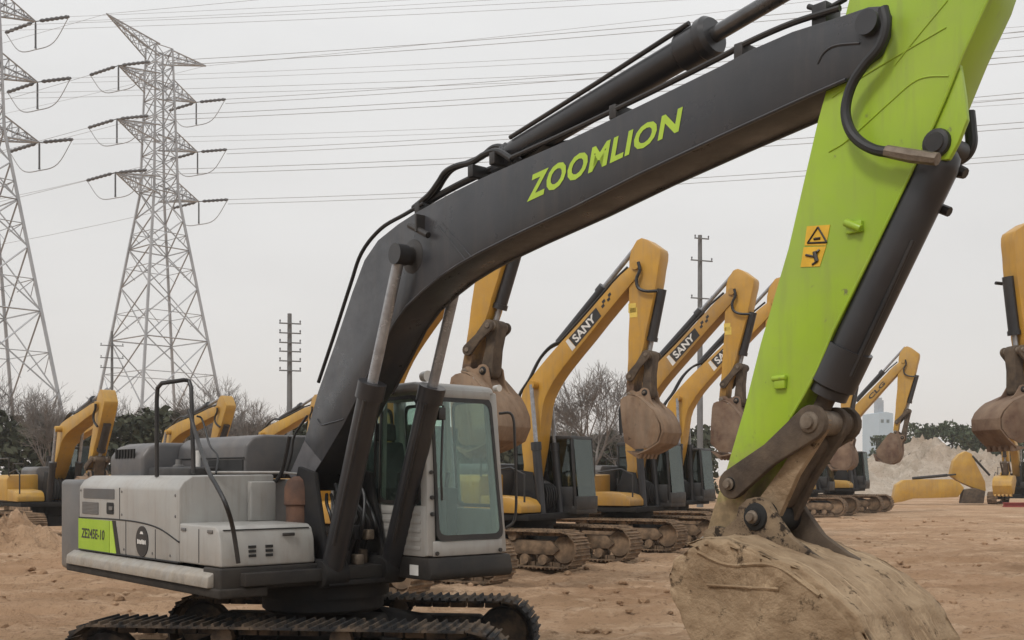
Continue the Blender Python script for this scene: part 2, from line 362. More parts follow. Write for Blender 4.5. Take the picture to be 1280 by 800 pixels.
# hydraulic lines along the boom's back
def lines(offs, path, r, name='hydraulic_hose', m='rubber', n=5):
    for o in offs:
        bm = B(); tube(bm, curve([y3(S(u, v, o), o) for u, v in path], n), r, 8); obj(name, bm, m, boom)
lines((-.17, -.10), [(398, 478), (418, 418), (438, 356), (452, 316), (476, 286), (506, 268), (530, 254)], .018)
lines((-.16,), [(517, 260), (536, 244), (548, 228), (557, 215), (572, 207), (590, 203), (606, 193), (622, 189), (640, 199)], .026)
lines((-.05,), [(527, 255), (545, 239), (556, 222), (566, 211), (584, 204), (602, 196), (618, 184), (632, 186), (644, 196)], .026)
lines((-.17, -.07), [(640, 197), (712, 164), (800, 122), (900, 72), (935, 53), (990, 29), (1050, 10)], .020, 'hydraulic_pipe', 'black')
lines((-.02,), [(520, 262), (560, 238), (600, 218), (640, 200)], .03, 'hydraulic_pipe', 'black')
for u, v in ((531, 257), (598, 210), (625, 194), (776, 136), (933, 60)):
    p = S(u, v, -.1); bm = B(); box(bm, p[0] - .035, p[0] + .035, -.19, .06, p[1] - .09, p[1] + .012); obj('pipe_clamp', bm, 'black', boom, bevel=0.01)
bm = B()
p = S(1028, 16, -.12); box(bm, p[0] - .05, p[0] + .05, -.16, 0, p[1] - .10, p[1] + .05); tube(bm, [y3(S(1010, 8, -.1), -.1), y3(S(1030, 14, -.1), -.1), y3(S(1058, -2, -.1), -.1)], .018, 8)
obj('grease_fitting', bm, 'black', boom, bevel=0.008)

# stick
SW = 0.17
st_out = T([(882, 668), (890, 640), (900, 610), (908, 585), (930, 510), (950, 430), (985, 310), (1000, 245), (1022, 150), (1040, 85), (1062, -5), (1085, -60), (1130, -118), (1160, -132), (1190, -120), (1248, -62), (1248, -40), (1235, 0), (1205, 65), (1182, 122), (1160, 172), (1125, 245), (1084, 329), (1042, 413), (1022, 462), (1005, 494), (989, 521), (976, 545), (950, 580), (932, 620), (918, 665), (905, 690), (890, 692)], -SW)
bm = B(); prism(bm, st_out, -SW, .11)
stick = obj('stick', bm, 'green', big, bevel=0.010)
for p in ([(1183, 34), (1130, 65), (1075, 98), (1040, 122)], [(1185, 0), (1150, 42), (1118, 82)], [(1186, 95), (1160, 96), (1140, 104), (1110, 130), (1060, 175), (1036, 190)]):
    bm = B(); tube(bm, curve([y3(S(u, v, -SW), -SW - .001) for u, v in p], 4), .005, 6); obj('weld_bead', bm, 'green', stick)
bm = B(); tube(bm, [y3(p, -SW - .002) for p in st_out[16:27]], .009, 6)
obj('weld_bead', bm, 'green', stick)
def patch(name, quad, y, m, parent, t=.003):
    bm = B(); prism(bm, quad, y - t, y); return obj(name, bm, m, parent, smooth=0)
# yellow warning stickers
q = lambda pts: T(pts, -SW)
stk = patch('warning_sticker', q([(1009, 283), (1038, 281), (1033, 307), (1006, 307)]), -SW - .001, 'decal yellow', stick)
bm = B()
a, b_, c = q([(1010, 304), (1034, 303), (1023, 284)])
tri = [V((x[0], 0, x[1])) for x in (a, b_, c)]
for i in range(3): tube(bm, [tri[i] + V((0, -SW - .006, 0)), tri[(i + 1) % 3] + V((0, -SW - .006, 0))], .006, 4)
p1, p2 = q([(1018, 299), (1026, 298)]); tube(bm, [y3(p1, -SW - .006), y3(p2, -SW - .006)], .008, 4)
obj('warning_symbol', bm, 'black', stick)
patch('warning_sticker', q([(1005, 309), (1033, 308), (1025, 333), (1001, 334)]), -SW - .001, 'decal yellow', stick)
bm = B()
for pa, pb, r in (((1008, 319), (1018, 321), .008), ((1019, 315), (1022, 327), .014), ((1022, 327), (1016, 331), .007), ((1023, 314), (1024, 315), .015)):
    x1, x2 = q([pa, pb]); tube(bm, [y3(x1, -SW - .006), y3(x2, -SW - .006)], r, 6)
obj('warning_symbol', bm, 'black', stick)
bm = B(); p = S(1070, 282, -SW); tube(bm, [y3(S(1060, 279, -SW), -SW - .03), y3(S(1080, 287, -SW), -SW - .03)], .024, 10); box(bm, p[0] - .05, p[0] + .05, -SW - .03, -SW, p[1] - .045, p[1] + .02); obj('pipe_bracket', bm, 'green', stick, bevel=.006)
bm = B(); p = S(978, 478, -SW); tube(bm, [y3(S(968, 474, -SW), -SW - .02), y3(S(985, 472, -SW), -SW - .02)], .02, 8); box(bm, p[0] - .045, p[0] + .035, -SW - .03, -SW, p[1] - .04, p[1] + .04); obj('pipe_bracket', bm, 'green', stick, bevel=.006)

# bucket cylinder on the stick's front, its lug, rods and hoses
CY = -.06
cb, cr = S(1183, 184, CY), S(1017, 532, CY)
bm = B(); stack(bm, y3(cb, CY), y3(cr, CY), [(0, .03), (.0, .06), (.02, .10), (.06, .118), (.70, .118), (.70, .138), (.84, .138), (.85, .115), (.88, .115), (.88, .05)], 28)
bc = obj('bucket_cylinder', bm, 'cyl', big)
bm = B(); stack(bm, y3(cb, CY), y3(cr, CY), [(.86, .055), (1.0, .055)], 16); stack(bm, y3(cr, -.13), y3(cr, .02), [(0, .02), (0, .10), (1, .10), (1, .02)], 18); obj('piston_rod', bm, 'mud dark', bc)
bm = B()
tube(bm, [y3(S(1140, 300, -.13), -.12), y3(S(1062, 470, -.13), -.12)], .016, 8)
obj('hydraulic_pipe', bm, 'black', bc)
bm = B()
lug = T([(1150, 176), (1176, 122), (1201, 74), (1208, 120), (1211, 150), (1200, 178), (1188, 200), (1162, 202)], -.14)
prism(bm, lug, -.16, -.125); obj('cylinder_lug', bm, 'green', stick, bevel=.006)
bm = B(); c = cb; stack(bm, y3(c, -.20), y3(c, .09), [(0, .01), (0, .05), (.03, .055), (.05, .075), (.10, .08), (.2, .08), (.2, .06), (1, .06), (1, .02)], 20); obj('pin', bm, 'black', stick)
bm = B(); tube(bm, curve([y3(S(u, v, -.27), -.27) for u, v in ((1104, 10), (1108, 32), (1100, 58), (1080, 82), (1064, 108), (1057, 140), (1066, 168), (1090, 186), (1125, 192), (1165, 197))], 6), .030, 10); obj('loop_hose', bm, 'rubber', stick)
bm = B(); tube(bm, [y3(S(1108, 189, -.27), -.27), y3(S(1140, 195, -.27), -.27), y3(S(1172, 199, -.27), -.27)], [.034, .038, .034], 8); obj('hose_sleeve', bm, 'pin', stick)
bm = B(); tube(bm, curve([y3(S(u, v, .16), .16) for u, v in ((1211, 140), (1213, 160), (1214, 180), (1207, 194), (1190, 204))], 6), .034, 10); obj('loop_hose', bm, 'rubber', stick)
bm = B(); tube(bm, [y3(S(1186, 210, .05), .05), y3(S(1207, 217, .05), .05)], [.045, .03], 8); obj('hose_fitting', bm, 'black', bc)
bm = B(); tube(bm, [y3(S(1164, 256, .05), .05), y3(S(1187, 265, .05), .05)], .028, 8); obj('hose_fitting', bm, 'black', bc)

# arm cylinder above the boom
ab, ag, ae = S(641, 193, 0), S(893, 40, 0), S(1155, -112, 0)
d = (V(ae) - V(ab)); tg = (V(ag) - V(ab)).length / d.length
bm = B(); stack(bm, y3(ab, 0), y3(ae, 0), [(0, .05), (0, .10), (.03, .105), (tg * .86, .105), (tg * .87, .13), (tg * .95, .13), (tg * .96, .145), (tg * .985, .145), (tg, .12), (tg, .05)], 26)
ac = obj('arm_cylinder', bm, 'cyl', big)
bm = B(); stack(bm, y3(ab, 0), y3(ae, 0), [(tg * .98, .055), (1, .055)], 18); obj('piston_rod', bm, 'rod dark', ac)
bm = B(); 
p0, p1 = y3(ab, -.09), y3(ae, -.09); tube(bm, [p0.lerp(p1, .02) + V((0, 0, .09)), p0.lerp(p1, tg * .5) + V((0, 0, .10)), p0.lerp(p1, tg * .93) + V((0, 0, .12))], .018, 8); obj('hydraulic_pipe', bm, 'black', ac)
bm = B(); prism(bm, T([(622, 218), (630, 190), (641, 180), (652, 186), (664, 200), (690, 184)], 0), -.09, .09); obj('cylinder_bracket', bm, 'boom', boom, bevel=.01)

# boom cylinders
for y in (-.335, .335):
    p, g_, t_ = V((.70, y, 1.06)), V((1.245, y, 2.86)), V((1.80, y, 3.98 + .05))
    t_ = y3(CB, y); g_ = p.lerp(t_, .62)
    bm = B(); stack(bm, p, t_, [(0, .05), (0, .102), (.02, .108), (.57, .108), (.57, .130), (.62, .130), (.62, .05)], 24); bcyl = obj('boom_cylinder', bm, 'cyl', big)
    bm = B(); stack(bm, p, t_, [(.60, .050), (1, .050)], 16); obj('piston_rod', bm, 'chrome', bcyl)
    bm = B(); stack(bm, t_ - V((0, .06, 0)), t_ + V((0, .055, 0)), [(0, .03), (0, .092), (1, .092), (1, .03)], 24); obj('rod_eye', bm, 'cyl', bcyl)
    bm = B(); o = V((.10, -.11, 0)); tube(bm, curve([p.lerp(t_, .1) + o, p.lerp(t_, .3) + o, p.lerp(t_, .56) + o], 3), .015, 8); obj('hydraulic_pipe', bm, 'black', bcyl)
    bm = B(); stack(bm, p - V((0, .13, 0)), p + V((0, .13, 0)), [(0, .03), (0, .13), (1, .13), (1, .03)], 18); box(bm, .45, .72, y - .12, y - .06, .95, 1.2); box(bm, .45, .72, y + .06, y + .12, .95, 1.2); obj('cylinder_foot', bm, 'frame', bcyl, bevel=.01)

# linkage
def bar(bm, a, b, y0, y1, ra, rb, waist=.7):       # dog-bone plate between two pins
    a, b = V(a), V(b); d = (b - a).normalized(); n = V((-d.y, d.x)); pts = []
    for i in range(9): t = math.pi / 2 + math.pi * i / 8; pts.append(a + (d * math.cos(t) + n * math.sin(t)) * ra)
    pts.append(a.lerp(b, .5) - n * min(ra, rb) * waist)
    for i in range(9): t = -math.pi / 2 + math.pi * i / 8; pts.append(b + (d * math.cos(t) + n * math.sin(t)) * rb)
    pts.append(a.lerp(b, .5) + n * min(ra, rb) * waist)
    prism(bm, [tuple(p) for p in pts], y0, y1)
def pinhead(bm, c, y0, y1, r): stack(bm, y3(c, y0), y3(c, y1), [(0, .01), (0, r * .5), (.04, r * .55), (.05, r * .8), (.12, r), (.88, r), (.95, r * .8), (1, r * .5), (1, .01)], 22)
r0, r1, lp = S(915, 605, -.23), S(1014, 528, -.23), S(946, 645, -.24)
lp0 = S(948, 646, -.24)
for y0, y1 in ((-.25, -.20), (.11, .16)):
    bm = B(); bar(bm, r0, r1, y0, y1, .095, .105, .75); obj('rocker_arm', bm, 'mud dark', big, bevel=.012)
bm = B(); pinhead(bm, r0, -.295, .19, .048); obj('pin', bm, 'pin', big)
bm = B(); pinhead(bm, r0, -.268, .175, .080); obj('collar', bm, 'frame', big)
bm = B(); pinhead(bm, r1, -.285, .20, .075); obj('pin', bm, 'pin', big)
bm = B(); bar(bm, r1, lp, -.17, -.12, .075, .10, .8); blk = obj('bucket_link', bm, 'mud', big, bevel=.010)
bm = B(); bar(bm, r1, lp, -.01, .05, .10, .11, .8); obj('link_plate', bm, 'mud dark', blk, bevel=.010)
bm = B(); bar(bm, V(r1).lerp(V(lp), .22), V(r1).lerp(V(lp), .82), -.125, -.005, .06, .06, .9); obj('link_web', bm, 'mud dark', blk, bevel=.008)

# bucket
BW = .60; BY = (-.60, .31); EARS = ((-.27, -.22), (.07, .12))
side = T([(878, 679), (860, 686), (845, 700), (836, 718), (841, 742), (856, 778), (885, 845), (925, 930), (985, 955), (1050, 930), (1085, 880), (1082, 820), (1060, 775), (1026, 741), (996, 716), (967, 704), (938, 690), (905, 678)], -BW)
BKH = S(893, 684, -.17)
shell_o = T([(1005, 985), (1050, 945), (1098, 885), (1095, 815), (1070, 770), (1032, 734), (1000, 710), (967, 698), (935, 684), (905, 672), (876, 671), (856, 679)], -BW)
sc = V((sum(p[0] for p in shell_o) / 12, sum(p[1] for p in shell_o) / 12))
def bucket_meshes(f, parent, m_shell, m_ear, teeth=True):
    k = f.scale
    outer = [f(p) for p in shell_o]
    inner = [f(tuple(V(p) + (sc - V(p)).normalized() * .045)) for p in shell_o]
    bm = B(); yn, yf = BY[0] * k, BY[1] * k
    prism(bm, outer + inner[::-1], yn, yf)
    sd = [f(p) for p in side]
    prism(bm, sd, yn - .012, yn + .02); prism(bm, sd, yf - .02, yf + .012)
    b = obj('bucket', bm, m_shell, parent, bevel=.008)
    ear = T([(922, 648), (925, 634), (935, 624), (947, 621), (960, 626), (972, 645), (990, 671), (1020, 694), (1050, 712), (1080, 742), (1060, 750), (1030, 737), (1000, 714), (967, 702), (935, 689), (905, 677), (880, 676), (882, 664), (893, 657), (908, 660)], -.25)
    e = [f(p) for p in ear]
    for (y0, y1), me_ in zip(EARS, (m_ear, 'mud dark' if m_ear == 'mud ear' else m_ear)):
        bm = B(); prism(bm, e, y0 * k, y1 * k); obj('ear', bm, me_, b, bevel=.008)
    bm = B(); pinhead(bm, f(lp0), (EARS[0][0] - .07) * k, (EARS[1][1] + .07) * k, .05 * k); obj('pin', bm, 'pin', b)
    bm = B(); pinhead(bm, f(lp0), (EARS[0][0] - .035) * k, (EARS[1][1] + .035) * k, .10 * k); obj('collar', bm, 'hole', b)
    bm = B(); pinhead(bm, f(BKH), (EARS[0][0] - .03) * k, (EARS[1][1] + .03) * k, .08 * k); obj('pin', bm, 'pin', b)
    if teeth:
        a, c = V(f(shell_o[0])), V(f(tuple(V(shell_o[0]) + V((-.32, -.02)))))
        n = (c - a).normalized(); w = V((-n.y, n.x))
        for i in range(5):
            y = BY[0] * k + (BY[1] - BY[0]) * k * (.1 + .2 * i)
            bm = B(); q_ = [a - n * .06 + w * .06, a + n * .05 + w * .05, c + w * .008, c - w * .008, a + n * .05 - w * .05, a - n * .06 - w * .06]
            prism(bm, [tuple(x) for x in q_], y - .06 * k, y + .06 * k); obj('tooth', bm, m_ear, b, bevel=.006)
    return b
def cake(o, strength, size, levels):          # real relief of caked earth
    m1 = o.modifiers.new('cuts', 'SUBSURF'); m1.subdivision_type = 'SIMPLE'; m1.levels = m1.render_levels = levels
    tx = bpy.data.textures.new('caked earth', 'CLOUDS'); tx.noise_scale = size; tx.noise_depth = 2
    m2 = o.modifiers.new('relief', 'DISPLACE'); m2.texture = tx; m2.strength = strength; m2.mid_level = .5; m2.texture_coords = 'LOCAL'
ident = similar((0, 0), (1, 0), (0, 0), (1, 0))
bk = bucket_meshes(ident, big, 'mud', 'mud ear')
cake(bk, .045, .15, 4)
BY = (-.55, .55); EARS = ((-.27, -.22), (.22, .27))
# wear strips and caked earth on the bucket
bm = B()
for pts in ([(874, 690), (912, 706), (970, 707), (1026, 744)],):
    tube(bm, curve([y3(S(u, v, -BW), -BW - .012) for u, v in pts], 5), .012, 6)
obj('wear_strip', bm, 'mud', bk)
bm = B(); tube(bm, [y3(S(886, 731, -.60), -.614), y3(S(975, 736, -.60), -.614)], .010, 6); obj('wear_strip', bm, 'mud', bk)

# --- body
def rbox(name, x0, x1, y0, y1, z0, z1, m, parent, bevel=.03, seg=3):
    bm = B(); box(bm, x0, x1, y0, y1, z0, z1); return obj(name, bm, m, parent, bevel=bevel, seg=seg)
RS = -1.42
rbox('deck', -2.9, .75, -1.25, 1.3, 1.0, 1.12, 'skirt', big, .01)
# side body: tall engine bay wall with a sloping shoulder
bm = B(); prism(bm, [(RS, 1.16), (RS, 1.86), (RS + .05, 1.93), (RS + .14, 1.985), (-.42, 2.0), (-.42, 1.16)], -2.92, -.25, ax='x')
sb = obj('side_body', bm, 'silver', big, bevel=.02)
bm = B()
sx = lambda x, z0, z1, w=.006: box(bm, x - w, x + w, RS - .003, RS + .01, z0, z1)
sx(-1.72, 1.52, 1.86); sx(-1.55, 1.14, 1.52); sx(-.80, 1.16, 1.46); sx(-2.02, 1.20, 1.5)
pth = curve([V((x, RS - .001, z)) for x, z in ((-2.92, 1.515), (-1.9, 1.525), (-1.2, 1.515), (-.7, 1.47), (-.25, 1.36))], 5); tube(bm, pth, .008, 6)
tube(bm, [V((-2.92, RS - .001, 1.155)), V((-.25, RS - .001, 1.165))], .009, 6)
obj('panel_seam', bm, 'seam', sb)
bm = B(); prism(bm, [(-2.93, 1.165), (-2.0, 1.165), (-2.0, 1.505), (-2.93, 1.505)], RS - .006, RS - .001); gp = obj('badge_panel', bm, 'green flat', sb, smooth=0)
bm = B(); prism(bm, [(-1.985, 1.165), (-1.81, 1.165), (-1.93, 1.505), (-1.985, 1.505)], RS - .006, RS - .001); obj('badge_panel', bm, 'letter', sb, smooth=0)
bm = B(); prism(bm, [(-1.80, 1.165), (-1.70, 1.165), (-1.83, 1.51), (-1.92, 1.51)], RS - .005, RS - .001); obj('badge_stripe', bm, 'skirt', sb, smooth=0)
lettering('lettering', 'ZE245E-10', 'black', sb, bil((-2.83, 1.29), (-2.13, 1.29), (-2.13, 1.40), (-2.83, 1.40), RS - .009), .02, .1)
bm = B(); stack(bm, (-1.12, RS - .008, 1.325), (-1.12, RS, 1.325), [(0, .005), (0, .155), (1, .155), (1, .005)], 32); obj('round_badge', bm, 'black', sb)
bm = B()
for i in range(6):
    x = -1.225 + i * .037; prism(bm, [(x, 1.298 + .006 * (i % 2)), (x + .026, 1.298), (x + .026, 1.342), (x, 1.346 - .008 * (i % 3))], RS - .012, RS - .0085)
prism(bm, [(-1.16, 1.40), (-1.08, 1.40), (-1.10, 1.425), (-1.14, 1.425)], RS - .012, RS - .0085)
obj('badge_bar', bm, 'white', sb, smooth=0)
# side vents
bm = B()
for x0, x1, z0, z1 in ((-2.78, -1.86, 1.735, 1.845), (-2.82, -2.32, 1.56, 1.695)):
    prism(bm, rounded(x0, x1, z0, z1, .015, 2), RS - .004, RS + .01)
    for i in range(9): tube(bm, [V((x0 + .02, RS - .005, z0 + (i + .5) * (z1 - z0) / 9)), V((x1 - .02, RS - .005, z0 + (i + .5) * (z1 - z0) / 9))], .004, 4)
obj('vent', bm, 'cwt', sb, smooth=0)
bm = B(); prism(bm, rounded(-2.08, -1.88, 1.575, 1.70, .02, 2), RS - .005, RS + .01); lt = obj('latch', bm, 'hole', sb, smooth=0)
bm = B(); prism(bm, rounded(-2.0, -1.90, 1.62, 1.66, .01, 2), RS - .012, RS - .006); obj('latch_handle', bm, 'cwt', lt, smooth=0)
# counterweight: rounded rear
pl = [(-2.93, -1.40), (-3.40, -1.435), (-3.58, -1.40), (-3.68, -1.30), (-3.73, -1.15), (-3.78, -.6), (-3.80, 0), (-3.78, .6), (-3.73, 1.15), (-3.68, 1.28), (-3.58, 1.38), (-2.93, 1.40)]
bm = B(); prism(bm, pl, .90, 1.94, ax='z'); obj('counterweight', bm, 'cwt', big, bevel=.06, seg=4)
# lower skirt, sloped top on the side
bm = B(); prism(bm, [(RS + .02, 1.145), (RS - .075, 1.085), (RS - .085, .985), (RS + .1, .985)], -3.12, .52, ax='x'); sk = obj('side_skirt', bm, 'silver', big, bevel=.015)
rbox('skirt_rail', -3.2, .70, RS - .05, -1.0, .90, .985, 'skirt', big, .015)
# tool box in front of the tank
bm = B(); prism(bm, [(-.247, 1.17), (.62, 1.17), (.60, 1.40), (.56, 1.50), (.50, 1.535), (-.247, 1.54)], RS, -.46); tb = obj('tool_box', bm, 'silver', big, bevel=.02, seg=3)
bm = B()
for x in (.18,): box(bm, x - .005, x + .005, RS - .003, RS + .02, 1.19, 1.5)
for zz in (1.345, 1.305, 1.265):
    for yy in (-1.16, -.99): box(bm, .60, .622, yy - .035 + .05, yy + .035 + .05, zz - .012, zz + .012)
tube(bm, [V((.565, RS + .05, 1.50)), V((.565, -.5, 1.50))], .006, 6)
obj('panel_seam', bm, 'seam', tb)
rbox('front_skirt', .30, .66, RS - .02, -.44, .96, 1.165, 'skirt', big, .02)
# tank neck and post next to the boom
rbox('tank_step', -.246, -.17, -.72, -.44, 1.54, 1.93, 'silver', big, .012)
bm = B(); stack(bm, (.12, -.34, 1.25), (.10, -.33, 1.98), [(0, .05), (0, .15), (.35, .15), (.36, .135), (.6, .135), (.62, .155), (.85, .15), (.95, .12), (1, .06), (1, .02)], 20); tube(bm, [(.05, -.33, 1.5), (.25, -.3, 1.45), (.3, -.25, 1.3)], .06, 10); obj('swing_motor', bm, 'rust', big)
# engine hood
bm = B(); prism(bm, [(-1.02, 1.95), (-1.02, 2.20), (-.94, 2.31), (-.80, 2.355), (1.10, 2.355), (1.25, 2.2), (1.25, 1.95)], -3.06, -2.12, ax='x')
h1 = obj('engine_hood', bm, 'hood', big, bevel=.04, seg=3)
bm = B()
for i in range(7): 
    x = -2.86 + i * .085; prism(bm, [(x - .022, 2.18), (x + .018, 2.18), (x + .03, 2.285), (x - .01, 2.285)], -1.03, -1.012)
obj('vent', bm, 'hole', h1, smooth=0)
bm = B(); prism(bm, [(-.62, 2.16), (-.60, 2.30), (-.52, 2.38), (-.38, 2.41), (1.10, 2.41), (1.2, 2.2), (1.2, 1.98), (-.62, 1.98)], -2.11, -.50, ax='x'); h2 = obj('engine_hood', bm, 'hood', big, bevel=.03, seg=3)
bm = B(); tube(bm, [V((-2.0, -.625, 2.17)), V((-.5, -.625, 2.17))], .008, 6); box(bm, -1.3, -.52, -.63, -.60, 2.02, 2.15); obj('panel_seam', bm, 'seam', h2)
rbox('engine_block', -2.05, -1.0, -.98, -.65, 1.95, 2.08, 'black', big, .03)
bm = B(); stack(bm, (-1.55, -.85, 2.0), (-1.55, -.85, 2.16), [(0, .03), (0, .06), (.6, .06), (.65, .035), (1, .03)], 12); obj('filler_cap', bm, 'cwt', big)
bm = B(); stack(bm, (-1.18, -.8, 2.0), (-1.18, -.8, 2.25), [(0, .02), (0, .025), (1, .025), (1, .01)], 10); obj('dip_stick', bm, 'white', big)
# handrails
def rail(path, r, name='handrail', m='black'):
    bm = B(); tube(bm, curve(path, 6), r, 10); return obj(name, bm, m, big)
def yy(u, v, y): return y3(S(u, v, y), y)
bm = B(); tube(bm, [yy(196, 596, -1.3), yy(196, 500, -1.3), yy(197, 485, -1.3), yy(202, 479, -1.3), yy(230, 475, -1.1), yy(236, 476, -1.05), yy(239, 484, -1.05), yy(240, 520, -1.05), yy(242, 592, -1.05)], .022, 10); obj('handrail', bm, 'black', big)
bm = B(); tube(bm, curve([yy(236, 512, -1.2), yy(244, 540, -1.2), yy(253, 568, -1.3), yy(262, 592, -1.42), yy(270, 606, -1.44), yy(282, 630, -1.44), yy(291, 660, -1.34), yy(298, 704, -1.28)], 5), .020, 10); obj('handrail', bm, 'black', big)
bm = B(); tube(bm, curve([yy(246, 520, -1.15), yy(253, 525, -1.1), yy(262, 556, -1.1), yy(272, 570, -1.1), yy(270, 592, -1.2)], 5), .010, 8); obj('cable', bm, 'rubber', big)
bm = B(); tube(bm, curve([yy(362, 545, -.5), yy(358, 565, -.5), yy(352, 590, -.5), yy(345, 602, -.5)], 5), .02, 8); tube(bm, curve([yy(384, 520, -.4), yy(368, 545, -.4), yy(364, 570, -.4), yy(356, 596, -.4)], 5), .012, 8); obj('hydraulic_hose', bm, 'rubber', big)
bm = B(); tube(bm, [V((-.25, -1.1, 2.02)), V((.02, -.5, 2.02)), V((.10, -.3, 2.0))], .012, 8); obj('handrail', bm, 'silver', big)

# cab
cx0, cx1, cy0, cy1 = -.50, 1.27, .37, 1.36
bm = B()
def post(a, b, w, d):
    a, b = V(a), V(b)
    prism_pts = [(a.x - w, a.y - d), (a.x + w, a.y - d), (a.x + w, a.y + d), (a.x - w, a.y + d)]
    va = [bm.verts.new((x, y, a.z)) for x, y in prism_pts]; vb = [bm.verts.new((x + b.x - a.x, y + b.y - a.y, b.z)) for x, y in prism_pts]
    bm.faces.new(va[::-1]); bm.faces.new(vb)
    for i in range(4): bm.faces.new((va[i], va[(i + 1) % 4], vb[(i + 1) % 4], vb[i]))
for y in (cy0 + .05, cy1 - .05):
    iy = -.07 if y > .8 else .03
    post((cx1 - .05, y, 1.22), (cx1 - .13, y + iy, 2.82), .055, .05)
    post((cx0 + .05, y, 1.22), (cx0 + .05, y + iy, 2.82), .05, .045)
    post((.42, y, 1.22), (.42, y + iy, 2.82), .03, .035)
box(bm, cx1 - .09, cx1 + .012, cy0 + .06, cy1 - .06, 1.21, 1.36)
box(bm, cx1 - .17, cx1 - .06, cy0 + .12, cy1 - .16, 2.74, 2.83)
box(bm, cx0 + .04, cx1 - .04, cy0, cy0 + .06, 1.21, 1.70)
box(bm, cx0 + .04, cx1 - .04, cy1 - .06, cy1, 1.21, 1.65)
box(bm, cx0, cx0 + .08, cy0 + .04, cy1 - .04, 1.21, 1.85)
cab = obj('cab', bm, 'silver', big, bevel=.018)
bm = B(); prism(bm, [(cx0 - .03, 2.80), (1.0, 2.80), (cx1 - .06, 2.80), (cx1 - .10, 2.87), (1.0, 2.90), (cx0 + .05, 2.89)], cy0 + .02, cy1 - .10); obj('cab_roof', bm, 'silver', cab, bevel=.03, seg=3)
bm = B()
for i in range(5): box(bm, .50, 1.16, cy0 - .006, cy0, 1.27 + i * .085, 1.31 + i * .085)
obj('side_rib', bm, 'silver', cab, bevel=.003)
bm = B(); prism(bm, [(cx0, .99), (cx1 + .05, .99), (cx1 + .07, 1.05), (cx1 + .03, 1.205), (cx0, 1.205)], cy0 - .01, cy1 + .03); cs_ = obj('cab_skirt', bm, 'skirt', big, bevel=.025)
patch('plate', [(1.0, 1.03), (1.14, 1.03), (1.14, 1.13), (1.0, 1.13)], cy0 - .012, 'white', cs_)
# glazing with black rubber edging
def pane(name, c, m, frame=.045):               # c: four corners in order; makes the pane with its edging
    c = [V(p) for p in c]; ctr = sum(c, V()) / 4
    n = (c[1] - c[0]).cross(c[3] - c[0]).normalized()
    def rr(k, pts, rad):                        # rounded corners
        out = []
        for i in range(4):
            p, a, b = pts[i], pts[i - 1], pts[(i + 1) % 4]
            A = p + (a - p).normalized() * rad; Bq = p + (b - p).normalized() * rad
            for j in range(5):
                t = j / 4; out.append((A * (1 - t) ** 2 + p * 2 * t * (1 - t) + Bq * t * t))
        return out
    o = rr(0, c, .09); i_ = [p + (ctr - p).normalized() * frame * 1.3 for p in rr(0, c, .10)]
    bm = B(); vo = [bm.verts.new(p + n * .006) for p in o]; vi = [bm.verts.new(p + n * .006) for p in i_]; k = len(o)
    vo2 = [bm.verts.new(p - n * .012) for p in o]; vi2 = [bm.verts.new(p - n * .012) for p in i_]
    for j in range(k):
        l = (j + 1) % k
        bm.faces.new((vo[j], vo[l], vi[l], vi[j])); bm.faces.new((vo2[l], vo2[j], vi2[j], vi2[l])); bm.faces.new((vo[l], vo[j], vo2[j], vo2[l])); bm.faces.new((vi[j], vi[l], vi2[l], vi2[j]))
    bm2 = B(); va = [bm2.verts.new(p + n * .002) for p in i_]; vb = [bm2.verts.new(p - n * .004) for p in i_]
    bm2.faces.new(va); bm2.faces.new(vb[::-1])
    for j in range(k): bm2.faces.new((va[j], va[(j + 1) % k], vb[(j + 1) % k], vb[j]))
    g = obj('window_pane', bm2, m, cab, smooth=0); obj('window_seal', bm, 'black', g, smooth=0); return g
xf = cx1 + .014
pane('front', [(xf, cy0 + .10, 1.36), (xf, cy1 - .055, 1.36), (xf - .085, cy1 - .15, 2.76), (xf - .085, cy0 + .09, 2.76)], 'glass')
ys = cy0 - .004
pane('side', [(.46, ys, 1.71), (cx1 - .12, ys, 1.71), (cx1 - .20, ys + .03, 2.77), (.46, ys + .03, 2.77)], 'glass', .03)
pane('side', [(cx0 + .10, ys, 1.71), (.38, ys, 1.71), (.38, ys + .03, 2.77), (cx0 + .10, ys + .03, 2.77)], 'glass', .03)
yl = cy1 + .004
pane('door', [(cx1 - .12, yl, 1.66), (.46, yl, 1.66), (.46, yl - .07, 2.77), (cx1 - .20, yl - .07, 2.77)], 'glass', .03)
pane('door', [(.38, yl, 1.66), (cx0 + .10, yl, 1.66), (cx0 + .10, yl - .07, 2.77), (.38, yl - .07, 2.77)], 'glass', .03)
pane('rear', [(cx0 - .006, cy1 - .1, 1.86), (cx0 - .006, cy0 + .1, 1.86), (cx0 - .006, cy0 + .12, 2.74), (cx0 - .006, cy1 - .17, 2.74)], 'glass', .03)
for y, z in ((cy0 + .10, 1.245), (cy1 - .10, 1.245), (cy0 + .06, 1.62), (cy0 + .06, 1.78), (cy0 + .055, 2.02)):
    bm = B(); stack(bm, (cx1 - .02, y, z), (cx1 + .030 - (.06 * max(0, z - 1.4)), y, z), [(0, .01), (0, .02), (1, .02), (1, .005)], 8); obj('bolt', bm, 'black', cab)
for z in (1.42, 2.35):
    bm = B(); stack(bm, (.40, cy1 + .02, z), (.40, cy1 + .02, z + .14), [(0, .01), (0, .028), (1, .028), (1, .01)], 8); obj('hinge', bm, 'black', cab)
for x, z in ((-1.66, 1.82), (-1.66, 1.58), (-.33, 1.80), (-.33, 1.60), (-.87, 1.22), (-1.60, 1.22), (-.45, 1.22), (-2.86, 1.82)):
    bm = B(); stack(bm, (x, RS - .006, z), (x, RS + .01, z), [(0, .004), (0, .013), (1, .013), (1, .004)], 8); obj('bolt', bm, 'cwt', sb)
